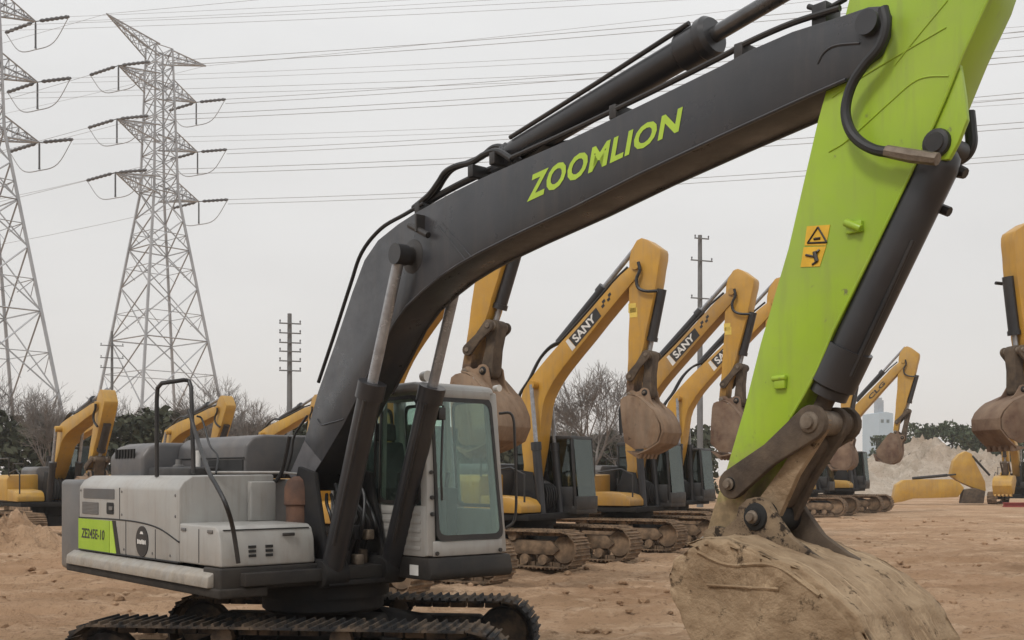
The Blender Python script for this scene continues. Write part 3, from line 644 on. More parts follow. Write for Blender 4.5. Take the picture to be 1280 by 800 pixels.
for x in (-.14, .42):
    bm = B(); box(bm, x - .05, x + .05, RS - .012, RS + .01, 1.47, 1.50); obj('hinge', bm, 'cwt', tb, bevel=.004)
bm = B(); box(bm, .60, .626, -.80, -.68, 1.43, 1.46); obj('latch', bm, 'black', tb, bevel=.006)
# interior
bm = B(); prism(bm, [(-.05, 1.62), (.45, 1.66), (.46, 1.74), (.02, 1.74), (-.12, 2.35), (-.24, 2.34), (-.12, 1.66)], .66, 1.08); prism(bm, [(-.12, 2.36), (-.15, 2.55), (-.23, 2.55), (-.22, 2.36)], .74, 1.0); obj('seat', bm, 'seat', cab, bevel=.03)
bm = B(); box(bm, .0, .62, .50, .62, 1.3, 1.86); box(bm, .0, .62, 1.12, 1.24, 1.3, 1.86); tube(bm, [(.5, .56, 1.86), (.54, .56, 2.02)], .025, 8); tube(bm, [(.5, 1.18, 1.86), (.54, 1.18, 2.02)], .025, 8); box(bm, .85, .95, .78, .84, 1.25, 1.75); box(bm, .95, 1.0, .46, .70, 1.95, 2.12); obj('controls', bm, 'seat', cab, bevel=.015)
rbox('cab_floor', cx0 + .08, cx1 - .1, cy0 + .07, cy1 - .07, 1.21, 1.26, 'seat', cab, .005)
bm = B(); tube(bm, [V((cx1 + .035, cy0 + .16, 2.66)), V((cx1 + .04, cy0 + .13, 2.0)), V((cx1 + .04, cy0 + .14, 1.75))], .012, 8); box(bm, cx1 - .05, cx1 + .05, cy0 + .10, cy0 + .18, 2.52, 2.64); obj('wiper', bm, 'black', cab, bevel=.008)
bm = B(); tube(bm, curve([V((cx1 - .12, cy1 + .0, 2.62)), V((cx1 - .02, cy1 + .09, 2.60)), V((cx1 - .0, cy1 + .11, 2.3)), V((cx1 - .0, cy1 + .12, 1.6)), V((cx1 - .04, cy1 + .02, 1.45))], 5), .014, 8); obj('grab_rail', bm, 'black', cab)
bm = B(); stack(bm, (cx1 - .02, cy1 - .14, 2.86), (cx1 + .05, cy1 - .14, 2.86), [(0, .02), (0, .03), (1, .035), (1, .01)], 14); obj('work_lamp', bm, 'lampglass', cab)
bm = B(); stack(bm, (cx1 - .15, cy0 + .06, 2.94), (cx1 - .07, cy0 + .06, 2.94), [(0, .03), (0, .05), (1, .055), (1, .01)], 14); obj('work_lamp', bm, 'lampglass', cab)
# valves, hoses and brackets between boom and cab
for i in range(9):
    y = -.20 + (i % 5) * .12; z = 1.12 + (i // 5) * .24; x = .45 + (i % 3) * .06
    bm = B(); box(bm, x - .06, x + .06, y - .04, y + .04, z, z + .10 + .04 * (i % 2)); obj('valve_block', bm, ('mud dark', 'frame', 'pin')[i % 3], big, bevel=.012)
rg_ = random.Random(4)
for i in range(7):
    y = -.24 + i * .085; bm = B(); j = lambda: rg_.uniform(-.09, .09)
    tube(bm, curve([V((.30, y * .6, 1.85 + j())), V((.48 + j() * .4, y * .9 + j(), 1.78 + j())), V((.60 + j() * .5, y + j(), 1.52 + j())), V((.50, y + j(), 1.36 + j())), V((.44, y, 1.15))], 5), .017, 8); obj('hydraulic_hose', bm, 'rubber', big)
bm = B(); prism(bm, [(-.35, 1.0), (.78, 1.0), (.62, 1.30), (.42, 2.02), (.12, 2.08), (-.05, 1.7)], -.36, -.31); prism(bm, [(-.35, 1.0), (.78, 1.0), (.62, 1.30), (.42, 2.02), (.12, 2.08), (-.05, 1.7)], .28, .33); box(bm, -.4, .40, -.3, .27, 1.0, 1.2); obj('boom_bracket', bm, 'frame', big, bevel=.012)
bm = B(); box(bm, .62, .70, .02, .16, 1.02, 1.10); obj('reflector', bm, 'decal pale', big, bevel=.006)
rbox('front_step', .50, .80, -.42, .36, .95, 1.0, 'frame', big, .01)
add_tracks(big, R(42), 'main track', 1.22, True, .92, sink=.10)

# =================================================================== yellow excavators
def relink(proto_children, root):
    for name, me, mw, subs in proto_children:
        o = link(bpy.data.objects.new(name, me), root); o.matrix_local = mw
        for n2, me2, mw2 in subs:
            c = link(bpy.data.objects.new(n2, me2), o); c.matrix_local = mw2
_house = {}
def house(root, paint):
    if paint in _house: relink(_house[paint], root); return
    def pbox(name, x0, x1, y0, y1, z0, z1, m, bevel=.04, par=root):
        bm = B(); box(bm, x0, x1, y0, y1, z0, z1); return obj(name, bm, m, par, bevel=bevel)
    pbox('deck', -2.5, .95, -1.3, 1.3, 1.0, 1.14, 'frame', .01)
    pl = [(-2.35, -1.36), (-2.6, -1.34), (-2.78, -1.15), (-2.86, -.6), (-2.88, 0), (-2.86, .6), (-2.78, 1.15), (-2.6, 1.34), (-2.35, 1.36)]
    bm = B(); prism(bm, pl, 1.02, 1.95, ax='z'); obj('counterweight', bm, paint, root, bevel=.05)
    bm = B(); prism(bm, [(-1.36, 1.15), (-1.36, 1.85), (-1.28, 1.97), (-.42, 2.0), (-.42, 1.15)], -2.34, -.30, ax='x'); sb_ = obj('side_body', bm, paint, root, bevel=.03)
    bm = B(); prism(bm, rounded(-2.2, -1.3, 1.55, 1.85, .03, 2), -1.368, -1.352)
    box(bm, -1.22, -1.21, -1.366, -1.34, 1.17, 1.9); box(bm, -2.33, -.31, -1.366, -1.34, 1.16, 1.18); obj('vent', bm, 'black', sb_, smooth=0)
    bm = B(); prism(bm, [(-.40, 1.9), (-.40, 2.15), (-.3, 2.25), (1.1, 2.25), (1.25, 2.1), (1.25, 1.2), (-.40, 1.2)], -2.3, -.62, ax='x'); obj('engine_hood', bm, 'hood', root, bevel=.05)
    bm = B(); stack(bm, (-1.6, .3, 2.2), (-1.6, .3, 2.62), [(0, .06), (0, .07), (1, .07), (1, .05)], 12); obj('exhaust_pipe', bm, 'black', root)
    bm = B(); prism(bm, [(-.28, 1.16), (.80, 1.16), (.80, 1.32), (.70, 1.44), (.50, 1.50), (-.28, 1.54)], -1.36, -.55); t_ = obj('tool_box', bm, paint, root, bevel=.03)
    bm = B(); tube(bm, [(.85, -1.3, 1.4), (.85, -1.3, 2.0), (.5, -1.3, 2.15), (-.2, -1.3, 2.05)], .022, 8); tube(bm, [(-.3, -1.3, 1.95), (-.3, -1.3, 2.5), (-1.6, -1.3, 2.5), (-1.6, -1.3, 1.95)], .022, 8); obj('handrail', bm, 'black', root)
    # cab
    x0, x1, y0, y1 = -.55, 1.15, .38, 1.34
    bm = B()
    for y in (y0 + .05, y1 - .05):
        for (xa, xb, w) in ((x1 - .05, x1 - .16, .05), (x0 + .05, x0 + .05, .05), (.35, .35, .03)):
            tube(bm, [(xa, y, 1.15), (xb, y, 2.84)], w, 4)
    box(bm, x0, x1, y0, y1, 1.10, 1.28); box(bm, x0, x1 - .1, y0, y0 + .06, 1.2, 1.72); box(bm, x0, x1 - .1, y1 - .06, y1, 1.2, 1.72); box(bm, x0, x0 + .06, y0, y1, 1.2, 1.9); box(bm, x1 - .07, x1 + .01, y0, y1, 1.2, 1.5)
    prism(bm, [(x0, 2.80), (x1 - .12, 2.80), (x1 - .16, 2.88), (x0 + .05, 2.90)], y0, y1)
    cab_ = obj('cab', bm, 'black', root, bevel=.012)
    def gl(a, b, c, d):
        bm = B(); vs = [bm.verts.new(p) for p in (a, b, c, d)]; bm.faces.new(vs); r = bmesh.ops.extrude_face_region(bm, geom=bm.faces[:])
        n = (V(b) - V(a)).cross(V(d) - V(a)).normalized() * .006
        bmesh.ops.translate(bm, verts=[v for v in r['geom'] if isinstance(v, bmesh.types.BMVert)], vec=n); obj('window_pane', bm, 'dark glass', cab_, smooth=0)
    gl((x1 + .0, y0 + .08, 1.5), (x1 + .0, y1 - .08, 1.5), (x1 - .13, y1 - .08, 2.8), (x1 - .13, y0 + .08, 2.8))
    for yy_ in (y0 + .01, y1 - .016):
        gl((.40, yy_, 1.72), (x1 - .08, yy_, 1.72), (x1 - .19, yy_, 2.8), (.40, yy_, 2.8)); gl((x0 + .1, yy_, 1.72), (.31, yy_, 1.72), (.31, yy_, 2.8), (x0 + .1, yy_, 2.8))
    gl((x0 + .02, y0 + .08, 1.9), (x0 + .02, y1 - .08, 1.9), (x0 + .02, y1 - .08, 2.8), (x0 + .02, y0 + .08, 2.8))
    bm = B(); prism(bm, [(-.1, 1.55), (.4, 1.58), (.42, 1.7), (-.02, 1.7), (-.16, 2.4), (-.28, 2.4), (-.15, 1.6)], .62, 1.05); obj('seat', bm, 'seat', cab_, bevel=.03)
    bm = B(); prism(bm, [(-.3, 1.0), (.8, 1.0), (.6, 1.35), (.42, 2.05), (.05, 2.1), (-.1, 1.7)], -.34, -.28); prism(bm, [(-.3, 1.0), (.8, 1.0), (.6, 1.35), (.42, 2.05), (.05, 2.1), (-.1, 1.7)], .28, .34); obj('boom_bracket', bm, 'frame', root, bevel=.01)
    bm = B()
    for i in range(5): tube(bm, curve([(.3, -.2 + i * .1, 1.9), (.7, -.2 + i * .1, 1.7), (.7, -.2 + i * .1, 1.3), (.5, -.2 + i * .1, 1.1)], 3), .02, 6)
    obj('hydraulic_hose', bm, 'rubber', root)
    _house[paint] = [(o.name.split('.')[0], o.data, o.matrix_local.copy(), [(c.name.split('.')[0], c.data, c.matrix_local.copy()) for c in o.children]) for o in root.children]

UA0, UA1, UB0, UB1 = S(560, 243, -W), S(1050, 20, -W), S(600, 316, -W), S(1058, 100, -W)
def flank(t, w):
    a = V(UA0).lerp(V(UA1), t); b = V(UB0).lerp(V(UB1), t); return tuple(b.lerp(a, w))

def digger(label, ox, oy, phi, tip_px, end_px, brot=0.0, s=1.0, word='SANY', paint='yellow', bmat='bucket', group='yellow excavators parked in the yard', rollers=True, bk_scale=1.0, pose=None):
    F = Frame(ox, oy, phi)
    root = empty('excavator', (ox, oy, 0), F.yaw, label, 'excavator', group); root.scale = (s, s, s)
    house(root, paint); add_tracks(root, 0, 'track', 1.2, rollers)
    L2 = lambda px: tuple(V(F.S(*px, 0)) / s)
    foot = (.22, 1.92); tip, end = pose or (L2(tip_px), L2(end_px))
    fb = similar(BF, BT, foot, tip); fs = similar(BT, BKH, tip, end)
    kb = complex(math.cos(brot), math.sin(brot)) * .95 * bk_scale
    def fk(p):
        q = (complex(*p) - complex(*BKH)) * kb + complex(*end); return (q.real, q.imag)
    fk.scale = abs(kb)
    print('%-40s boom %.2f m stick %.2f m tip z %.2f end z %.2f tipx %.2f' % (label[:40], (V(tip) - V(foot)).length * s, (V(end) - V(tip)).length * s, tip[1] * s, end[1] * s, tip[0] * s))
    w = .23
    bm = B(); prism(bm, [fb(p) for p in BO], -w, w); bo = obj('boom', bm, paint, root, bevel=.012)
    bm = B(); prism(bm, [fs(p) for p in st_out], -.2, .2); so = obj('stick', bm, 'yellow stick' if word == 'SANY' else paint, root, bevel=.012)
    for side_ in (-1, 1):
        y = side_ * (w + .004)
        if word == 'SANY':
            bm = B(); prism(bm, [fb(flank(*q)) for q in ((.22, .18), (.56, .18), (.60, .82), (.27, .82))], y - .002, y + .002); obj('decal', bm, 'black', bo, smooth=0)
            bm = B(); prism(bm, [fb(flank(*q)) for q in ((.17, .17), (.215, .17), (.265, .83), (.235, .83))], y - .002, y + .002); obj('decal', bm, 'white', bo, smooth=0)
            bm = B()
            for i in range(4):
                t0 = .62 + i * .035; prism(bm, [fb(flank(*q)) for q in ((t0, .62 if i % 2 else .45), (t0 + .03, .62 if i % 2 else .45), (t0 + .04, .80 if i % 2 else .62), (t0 + .01, .80 if i % 2 else .62))], y - .002, y + .002)
            obj('decal', bm, 'black', bo, smooth=0)
            c4 = [fb(flank(*q)) for q in ((.255, .26), (.52, .26), (.545, .74), (.28, .74))]
            if side_ > 0: c4 = [c4[1], c4[0], c4[3], c4[2]]
            lettering('lettering', 'SANY', 'white', bo, bil(*c4, y + side_ * .005), .03, .12)
        elif word:
            c4 = [fb(flank(*q)) for q in ((.28, .25), (.62, .25), (.64, .7), (.30, .7))]
            if side_ > 0: c4 = [c4[1], c4[0], c4[3], c4[2]]
            lettering('lettering', word, 'black', bo, bil(*c4, y + side_ * .005), .03, .1)
    if word == 'SANY':
        for dv in (0, .2):
            m_ = V(fs(S(1012, 262 + dv * 130, -SW))); patch('sticker', [tuple(m_ + V(q)) for q in ((-.09, -.1), (.09, -.1), (.09, .1), (-.09, .1))], -.2015, 'decal pale', so)
    c = fb(S(505, 313, -W))
    bm = B(); stack(bm, y3(c, -w - .2), y3(c, w + .2), [(0, .02), (0, .09), (.25, .10), (.25, .15), (.75, .15), (.75, .10), (1, .09), (1, .02)], 16); obj('boss', bm, paint, bo)
    bm = B(); stack(bm, y3(tip, -w - .05), y3(tip, w + .05), [(0, .02), (0, .09), (1, .09), (1, .02)], 16); obj('boss', bm, paint, bo)
    for y in (-.40, .40):
        p, t_ = V((.72, y, 1.08)), y3(c, y)
        bm = B(); stack(bm, p, t_, [(0, .05), (0, .10), (.5, .10), (.5, .12), (.56, .12), (.56, .05)], 14); cy = obj('boom_cylinder', bm, 'cyl', root)
        bm = B(); stack(bm, p, t_, [(.54, .05), (1, .05)], 10); obj('piston_rod', bm, 'chrome', cy)
    a0, a1 = y3(fb(ab), 0), y3(fs(ae), 0)
    bm = B(); stack(bm, a0, a1, [(0, .05), (0, .10), (.50, .10), (.50, .13), (.56, .13), (.56, .05)], 14); cy = obj('arm_cylinder', bm, 'cyl', root)
    bm = B(); stack(bm, a0, a1, [(.54, .055), (1, .055)], 10); obj('piston_rod', bm, 'chrome', cy)
    b0, b1 = y3(fs(cb), 0), y3(fs(cr), 0)
    bm = B(); stack(bm, b0, b1, [(0, .05), (0, .11), (.70, .11), (.70, .13), (.76, .13), (.76, .05)], 14); cy = obj('bucket_cylinder', bm, 'cyl', root)
    bm = B(); stack(bm, b0, b1, [(.74, .05), (1, .05)], 10); obj('piston_rod', bm, 'chrome', cy)
    for off in (-.15, -.05):
        bm = B(); tube(bm, curve([y3(fb(S(u, v, off)), off) for u, v in ((418, 418), (438, 356), (460, 305), (506, 268), (545, 228), (572, 207), (606, 193), (640, 197))], 3), .035, 6); obj('hydraulic_hose', bm, 'rubber', bo)
    bm = B(); tube(bm, [y3(fb(S(u, v, -.1)), -.12) for u, v in ((640, 197), (800, 122), (950, 46), (1050, 10))], .03, 6); obj('hydraulic_pipe', bm, 'black', bo)
    bm = B(); tube(bm, curve([y3(fs(S(u, v, -.27)), -.29) for u, v in ((1104, 10), (1100, 58), (1070, 108), (1066, 158), (1100, 186), (1165, 197))], 4), .035, 6); obj('loop_hose', bm, 'rubber', so)
    for y0, y1 in ((-.28, -.22), (.22, .28)):
        bm = B(); bar(bm, fs(r0), fs(r1), y0, y1, .10, .10); obj('rocker_arm', bm, 'mud dark', root, bevel=.01)
    bm = B(); bar(bm, fs(r1), fk(lp0), -.14, .14, .11, .12, .8); obj('bucket_link', bm, 'mud dark', root, bevel=.01)
    bm = B(); pinhead(bm, fs(r0), -.3, .3, .07); obj('pin', bm, 'pin', root)
    bm = B(); pinhead(bm, fs(r1), -.3, .3, .08); obj('pin', bm, 'pin', root)
    bucket_meshes(fk, root, bmat, bmat)
    return root

ROW = 'yellow excavators parked in a row behind the grey one'
digger('yellow excavator hidden behind the grey cab, its brown bucket raised just above the cab roof', -2.6, 19.6, 56, (622, 268), (590, 466), -.5, 1, 'SANY', group=ROW, bk_scale=.92)
digger('yellow excavator with white lettering on a black patch, its muddy bucket hanging over the row', .29, 24.7, 56, (801, 334), (792, 494), -.42, 1, 'SANY', group=ROW, bk_scale=.88)
digger('yellow lettered excavator whose boom passes just in front of the tall utility pole', 3.2, 30.0, 56, (919, 366), (906, 500), -.6, 1, 'SANY', 'yellow worn', bmat='bucket red', group=ROW)
digger('yellow excavator mostly hidden, its lettered boom passing behind a neighbouring stick', 5.2, 36.2, 56, (970, 378), (955, 520), 0, 1, 'SANY', group=ROW)
FAR = 'yellow excavators parked before the pale sand hill'
digger('distant yellow excavator with black letters on its boom in front of the sand hill', 17.4, 57.5, 60, (1130, 452), (1120, 540), -1.2, 1.12, 'CLG', 'yellow old', 'bucket red', group=FAR)
digger('distant yellow excavator with bucket lifted low beside the lime green stick', 14.2, 53.0, 60, (1056, 470), (1054, 545), -.9, 1.1, None, 'yellow old', 'bucket red', group=FAR)
digger('tall yellow excavator cut by the picture edge, big brown bucket hanging from a dark cylinder', 15.0, 22.6, -76, (1290, 316), (1287, 496), -.1, 1, None, 'yellow', 'bucket red', bk_scale=.80)
digger('yellow excavator with yellow bucket set on the ground beyond the hanging brown bucket', 34.4, 73.5, -35, None, None, .2, 1, None, 'yellow old', 'yellow old', rollers=False, bk_scale=1.1, pose=((4.2, 5.2), (3.7, 1.75)))
LEFT = 'yellow excavators parked under the pylons'
digger('old yellow excavator behind the grey tail, its stick folded down beside an open cab', -14.6, 34.5, 40, (131, 506), (116, 596), -.3, 1, None, 'yellow old', group=LEFT)
digger('yellow excavator showing its boom above the grey engine hood and behind a handrail', -13.8, 42, 45, (279, 511), (262, 590), -.3, 1, None, 'yellow old', group=LEFT)
digger('yellow excavator showing only part of its boom beside the dark grey boom foot', -10.9, 45, 45, (396, 510), (382, 590), -.3, 1, None, 'yellow old', group=LEFT)
digger('yellow excavator standing behind another, only a thin stretch of boom in view', -21.6, 51, 45, (127, 528), (112, 590), -.3, 1, None, 'yellow old', group=LEFT, rollers=False)

# loose boom lying on the ground
D = 72.0
lb = empty('loose_boom', (at(1175, 628, D).x, D, 0), 0, 'loose yellow boom lying on the ground in front of the sand hill', 'boom')
def G(u, v): p = at(u, v, D); return (p.x - lb.location.x, max(p.z, .02))
bm = B(); prism(bm, [G(*p) for p in ((1114, 629), (1119, 606), (1128, 600), (1150, 599), (1188, 599), (1197, 603), (1203, 610), (1196, 621), (1180, 622), (1140, 623), (1126, 627))], -.3, .3); obj('boom_body', bm, 'yellow old', lb, bevel=.03)
bm = B(); prism(bm, [G(*p) for p in ((1189, 594), (1193, 576), (1200, 568), (1208, 564), (1215, 567), (1220, 578), (1232, 602), (1233, 614), (1222, 612), (1198, 601))], .05, .55); obj('stick_body', bm, 'yellow old', lb, bevel=.03)
bm = B(); stack(bm, (*V((G(1140, 598)[0], -.1)), G(1140, 598)[1]), (G(1194, 593)[0], -.1, G(1194, 593)[1]), [(0, .05), (0, .10), (.8, .10), (.8, .06), (1, .06)], 12); obj('cylinder', bm, 'black', lb)
bm = B(); tube(bm, [(G(1216, 570)[0], .1, G(1216, 570)[1]), (G(1238, 594)[0], .1, G(1238, 594)[1])], .08, 8); obj('cylinder', bm, 'black', lb)
bm = B(); prism(bm, [G(*p) for p in ((1203, 612), (1218, 610), (1230, 614), (1228, 629), (1200, 629))], -.25, .25); obj('bracket', bm, 'mud dark', lb, bevel=.04)
bm = B()
p = at(1268, 631, 66)
prism(bm, [(p.y, .0), (p.y + .3, .0), (p.y + .3, .05), (p.y + .18, .06), (p.y + .18, .22), (p.y + .3, .23), (p.y + .3, .28), (p.y, .28), (p.y, .23), (p.y + .12, .22), (p.y + .12, .06), (p.y, .05)], p.x - .6, p.x + 1.6, ax='x')
tag(obj('steel_beam', bm, 'redpaint'), 'red steel beam lying on the ground by the yellow bucket', 'beam')

# =================================================================== power pylons and wires
def pylon():
    root = bpy.data.objects.new('power_pylon', None); col.objects.link(root)
    def rad(z): return 7.8 + (1.85 - 7.8) * z / 29.8 if z < 29.8 else 1.85 + (1.3 - 1.85) * (z - 29.8) / 14.4
    def c(i, z): a = math.pi / 2 * i + .06; return V((math.cos(a) * rad(z), math.sin(a) * rad(z), z))
    lv = [0, 8.5, 15.2, 20.4, 24.2, 27.2, 29.8, 31.6, 33.4, 35.2, 37.0, 38.8, 40.6, 42.4, 44.2]
    for i in range(4):
        bm = B(); tube(bm, [c(i, 0), c(i, 29.8), c(i, 44.2)], [.17, .14, .10], 4); obj('leg', bm, 'steel', root, smooth=0)
    bm = B()
    for i in range(4):
        for k in range(len(lv) - 1):
            z0, z1 = lv[k], lv[k + 1]; r = .075 if k < 6 else .055
            tube(bm, [c(i, z0), c(i + 1, z1)], r, 3, caps=False); tube(bm, [c(i + 1, z0), c(i, z1)], r, 3, caps=False)
            if k > 5 or k % 2: tube(bm, [c(i, z1), c(i + 1, z1)], r, 3, caps=False)
            if k < 5:                              # secondary bracing
                m0 = (c(i, z0) + c(i + 1, z1)) / 2
                for a in (c(i, (z0 + z1) / 2), c(i + 1, (z0 + z1) / 2)):
                    tube(bm, [m0, a], .045, 3, caps=False); tube(bm, [a, (c(i, z0) + m0) / 2 if a == c(i, (z0 + z1) / 2) else (c(i + 1, z0) + m0) / 2], .04, 3, caps=False)
    obj('lattice_bracing', bm, 'steel', root, smooth=0)
    ax = V((.40, .916, 0)); tips = []
    perp = V((-ax.y, ax.x, 0))
    def arm(z, L_, h, tipz):
        for s_ in (-1, 1):
            bm = B(); tip = ax * s_ * L_ + V((0, 0, tipz)); rr = rad(z) * .72
            roots = [ax * s_ * rr * .9 + perp * q * rr * .9 + V((0, 0, zz)) for zz in (z, z + h) for q in (-1, 1)]
            for q in roots: tube(bm, [q, tip], .085, 4, caps=False)
            for t in (.2, .4, .6, .8):
                P = [q.lerp(tip, t) for q in roots]; Q = [q.lerp(tip, t - .2) for q in roots]
                for a, b in ((0, 1), (2, 3), (0, 2), (1, 3)): tube(bm, [P[a], P[b]], .045, 3, caps=False); tube(bm, [Q[a], P[b]], .045, 3, caps=False)
            obj('cross_arm', bm, 'steel', root, smooth=0); tips.append((s_, tip))
    arm(43.0, 7.0, 1.2, 44.9)
    for z, L_ in ((39.6, 5.5), (34.5, 5.7), (29.4, 5.9)): arm(z, L_, 1.7, z + 1.0)
    ends = []
    dl, dr = V((-.90, .40, -.10)), V((.93, -.34, -.03))
    for s_, t in tips[2:]:
        e = []
        for d in (dl, dr):
            bm = B(); a = t + d * .5; b_ = t + d * 3.6; n = 12
            stack(bm, a, b_, [(k / n, .17 if k % 2 else .10) for k in range(n + 1)], 8); tube(bm, [t, a], .05, 4); obj('insulator_string', bm, 'insul', root); e.append(b_)
        ends.append(e)
        bm = B(); stack(bm, t, t - V((0, 0, 2.3)), [(0, .04), (.1, .08), (.9, .08), (1, .1)], 6); obj('insulator_string', bm, 'insul', root)
        bm = B(); m_ = t - V((0, 0, 2.4)); tube(bm, curve([e[0], e[0].lerp(m_, .45) - V((0, 0, .9)), m_, e[1].lerp(m_, .45) - V((0, 0, .9)), e[1]], 5), .045, 4); obj('jumper_cable', bm, 'wire', root)
    return root, [t for s_, t in tips[:2]], ends
def clone(o, parent=None):
    c = o.copy(); col.objects.link(c); c.parent = parent
    for ch in o.children: clone(ch, c)
    return c
py1, etips, eends = pylon()
P1 = V(((199 - 640) / FOC * 107, 107, 0)); py1.location = P1
PG = 'lattice power pylons'
tag(py1, 'grey steel lattice pylon standing whole above the grey engine hood', 'pylon', PG)
py2 = clone(py1); P2 = V((-42.8, 87, 0)); py2.location = P2
tag(py2, 'grey steel lattice pylon cut off by the picture edge, only its outer arms showing', 'pylon', PG)

def wire(a, b, sag, label, r=.026):
    n = 14; pts = []
    for i in range(n + 1):
        t = i / n; p = a.lerp(b, t); p.z -= 4 * sag * t * (1 - t); pts.append(p)
    bm = B(); tube(bm, pts, r, 4, caps=False)
    tag(obj('power_line', bm, 'wire'), label, 'cable', 'power lines strung from the pylons')
LR = 'thin grey power line crossing the whole pale sky from the whole pylon'
LL = 'thin grey power line leaving the whole pylon towards the cut off pylon'
L2_ = 'thin grey power line strung high across the sky from the cut off pylon'
def far_end(p, k, xe): return V((xe, p.y * k, p.z))
for e0, e1 in eends:
    for dz in (0, -.45):
        a = P1 + e1 + V((0, 0, dz)); wire(a, far_end(a, .68, 95), 1.5, LR)
    a = P1 + e0; wire(a, V((a.x - 110, a.y + 45, a.z + .5)), 3.0, LL, .022)
for t in etips:
    a = P1 + t; wire(a, far_end(a, .66, 95), 1.0, LR, .018); wire(a, V((a.x - 110, a.y + 45, a.z)), 2, LL, .018)
for e0, e1 in eends:
    a = P2 + e1; wire(a, far_end(a, .76, 85), 1.2, L2_, .014); a = a + V((0, 0, -.4)); wire(a, far_end(a, .76, 85), 1.2, L2_, .014)
for t in etips[:1]: a = P2 + t; wire(a, far_end(a, .74, 85), .8, L2_, .016)

def pole(u, v, depth, r, arms, label, tilt=0.3):
    top = at(u, v, depth); root = empty('utility_pole', (top.x, depth, 0), R(20), label, 'utility pole', 'poles carrying crossarms')
    bm = B(); tube(bm, [(0, 0, 0), (0, 0, top.z)], [r * 1.25, r * .75], 10); obj('pole_shaft', bm, 'pole', root)
    for z, L_ in arms:
        z = top.z - z
        bm = B(); box(bm, -L_, L_, -r - .08, -r - .0, z - .03, z + .04); obj('crossarm', bm, 'pole', root, bevel=.01)
        for x in (-L_ * .92, L_ * .92):
            bm = B(); stack(bm, (x, -r - .05, z + .05), (x, -r - .05, z + .20), [(0, .03), (.3, .03), (.4, .05), (1, .04)], 6); obj('insulator', bm, 'insul', root)
pole(362, 392, 62, .16, [(.6, .62), (1.15, .62), (1.7, .62), (2.2, .62), (2.75, .62), (3.3, .62)], 'grey pole with many short crossarms beside the dark boom foot')
pole(875, 294, 66, .17, [(.25, .5), (1.6, .75), (3.9, .75), (6.0, .5)], 'tall thin pole with few crossarms among the yellow booms')
pole(140, 414, 88, .13, [(1.2, .9), (2.2, .9), (3.0, .9)], 'thin distant pole seen through the legs of the whole pylon')

# =================================================================== vegetation
def grow(bm, p, d, L_, r, depth, rng, spread=.55):
    k = 3; pts = [p]; q = p.copy(); dd = d.copy()
    for i in range(k):
        dd = (dd + V((rng.uniform(-1, 1), rng.uniform(-1, 1), rng.uniform(-.3, .6))) * .16).normalized(); q = q + dd * (L_ / k); pts.append(q.copy())
    r1 = r * .62
    tube(bm, pts, [r + (r1 - r) * i / k for i in range(k + 1)], 5 if depth > 3 else 3, caps=False)
    if depth <= 0: return
    n = rng.choice((2, 3, 3)) if depth > 1 else 3
    for i in range(n):
        t = rng.uniform(.45, 1.0); j = min(int(t * k), k - 1); b = pts[j].lerp(pts[j + 1], t * k - j)
        nd = (dd + V((rng.gauss(0, 1), rng.gauss(0, 1), rng.gauss(.15, .5))) * spread).normalized()
        grow(bm, b, nd, L_ * rng.uniform(.58, .82), max(r1 * rng.uniform(.5, .8), .008), depth - 1, rng, spread)
    grow(bm, pts[-1], dd, L_ * .75, max(r1 * .85, .009), depth - 1, rng, spread)
bare = []
for sd, h in ((3, 3.0), (11, 2.6), (23, 2.3)):
    rng = random.Random(sd); root = bpy.data.objects.new('bare_tree', None); col.objects.link(root)
    bm = B(); tube(bm, [(0, 0, 0), (.05, .02, h * .35), (.0, .05, h * .75)], [.17, .14, .11], 8, caps=False); obj('trunk', bm, 'bark', root)
    bm = B()
    for i in range(5):
        a = i * 1.26 + rng.uniform(-.3, .3); grow(bm, V((0, .03, h * (.5 + .05 * i))), V((math.cos(a) * .55, math.sin(a) * .55, 1)).normalized(), h * .62, .075, 5, rng)
    obj('crown', bm, 'bark', root); bare.append(root)
spots = [(262, 66, 1.0, 'bare tree with thin upright twigs just past the whole pylon, behind the handrail'),
         (296, 62, .95, 'bare leafless tree between the grey pole and the pylon leg'),
         (322, 72, .95, 'bare twiggy tree just beside the grey crossarm pole'),
         (18, 70, 1.1, 'bare twiggy tree at the foot of the cut off pylon'),
         (62, 66, 1.05, 'bare twiggy tree rising past the outer leg of the cut off pylon'),
         (104, 72, 1.0, 'bare twiggy tree between the two pylons'),
         (158, 76, 1.0, 'bare twiggy tree inside the legs of the whole pylon'),
         (205, 78, 1.05, 'bare twiggy tree centred under the whole pylon'),
         (744, 70, 1.50, 'bare tree with spreading branches between the yellow booms'),
         (778, 78, .9, 'smaller bare tree half hidden by the hanging muddy bucket'),
         (716, 80, .8, 'low bare tree above the black cab roof of a yellow excavator')]
for i, (u, dep, sc_, lab) in enumerate(spots):
    src = bare[i % 3]; o = src if i < 3 else clone(src)
    o.location = ((u - 640) / FOC * dep, dep, 0); o.rotation_euler = (0, 0, i * 1.7); o.scale = (sc_ * 1.05, sc_ * 1.05, sc_ * 1.05)
    tag(o, lab, 'tree', 'bare trees')

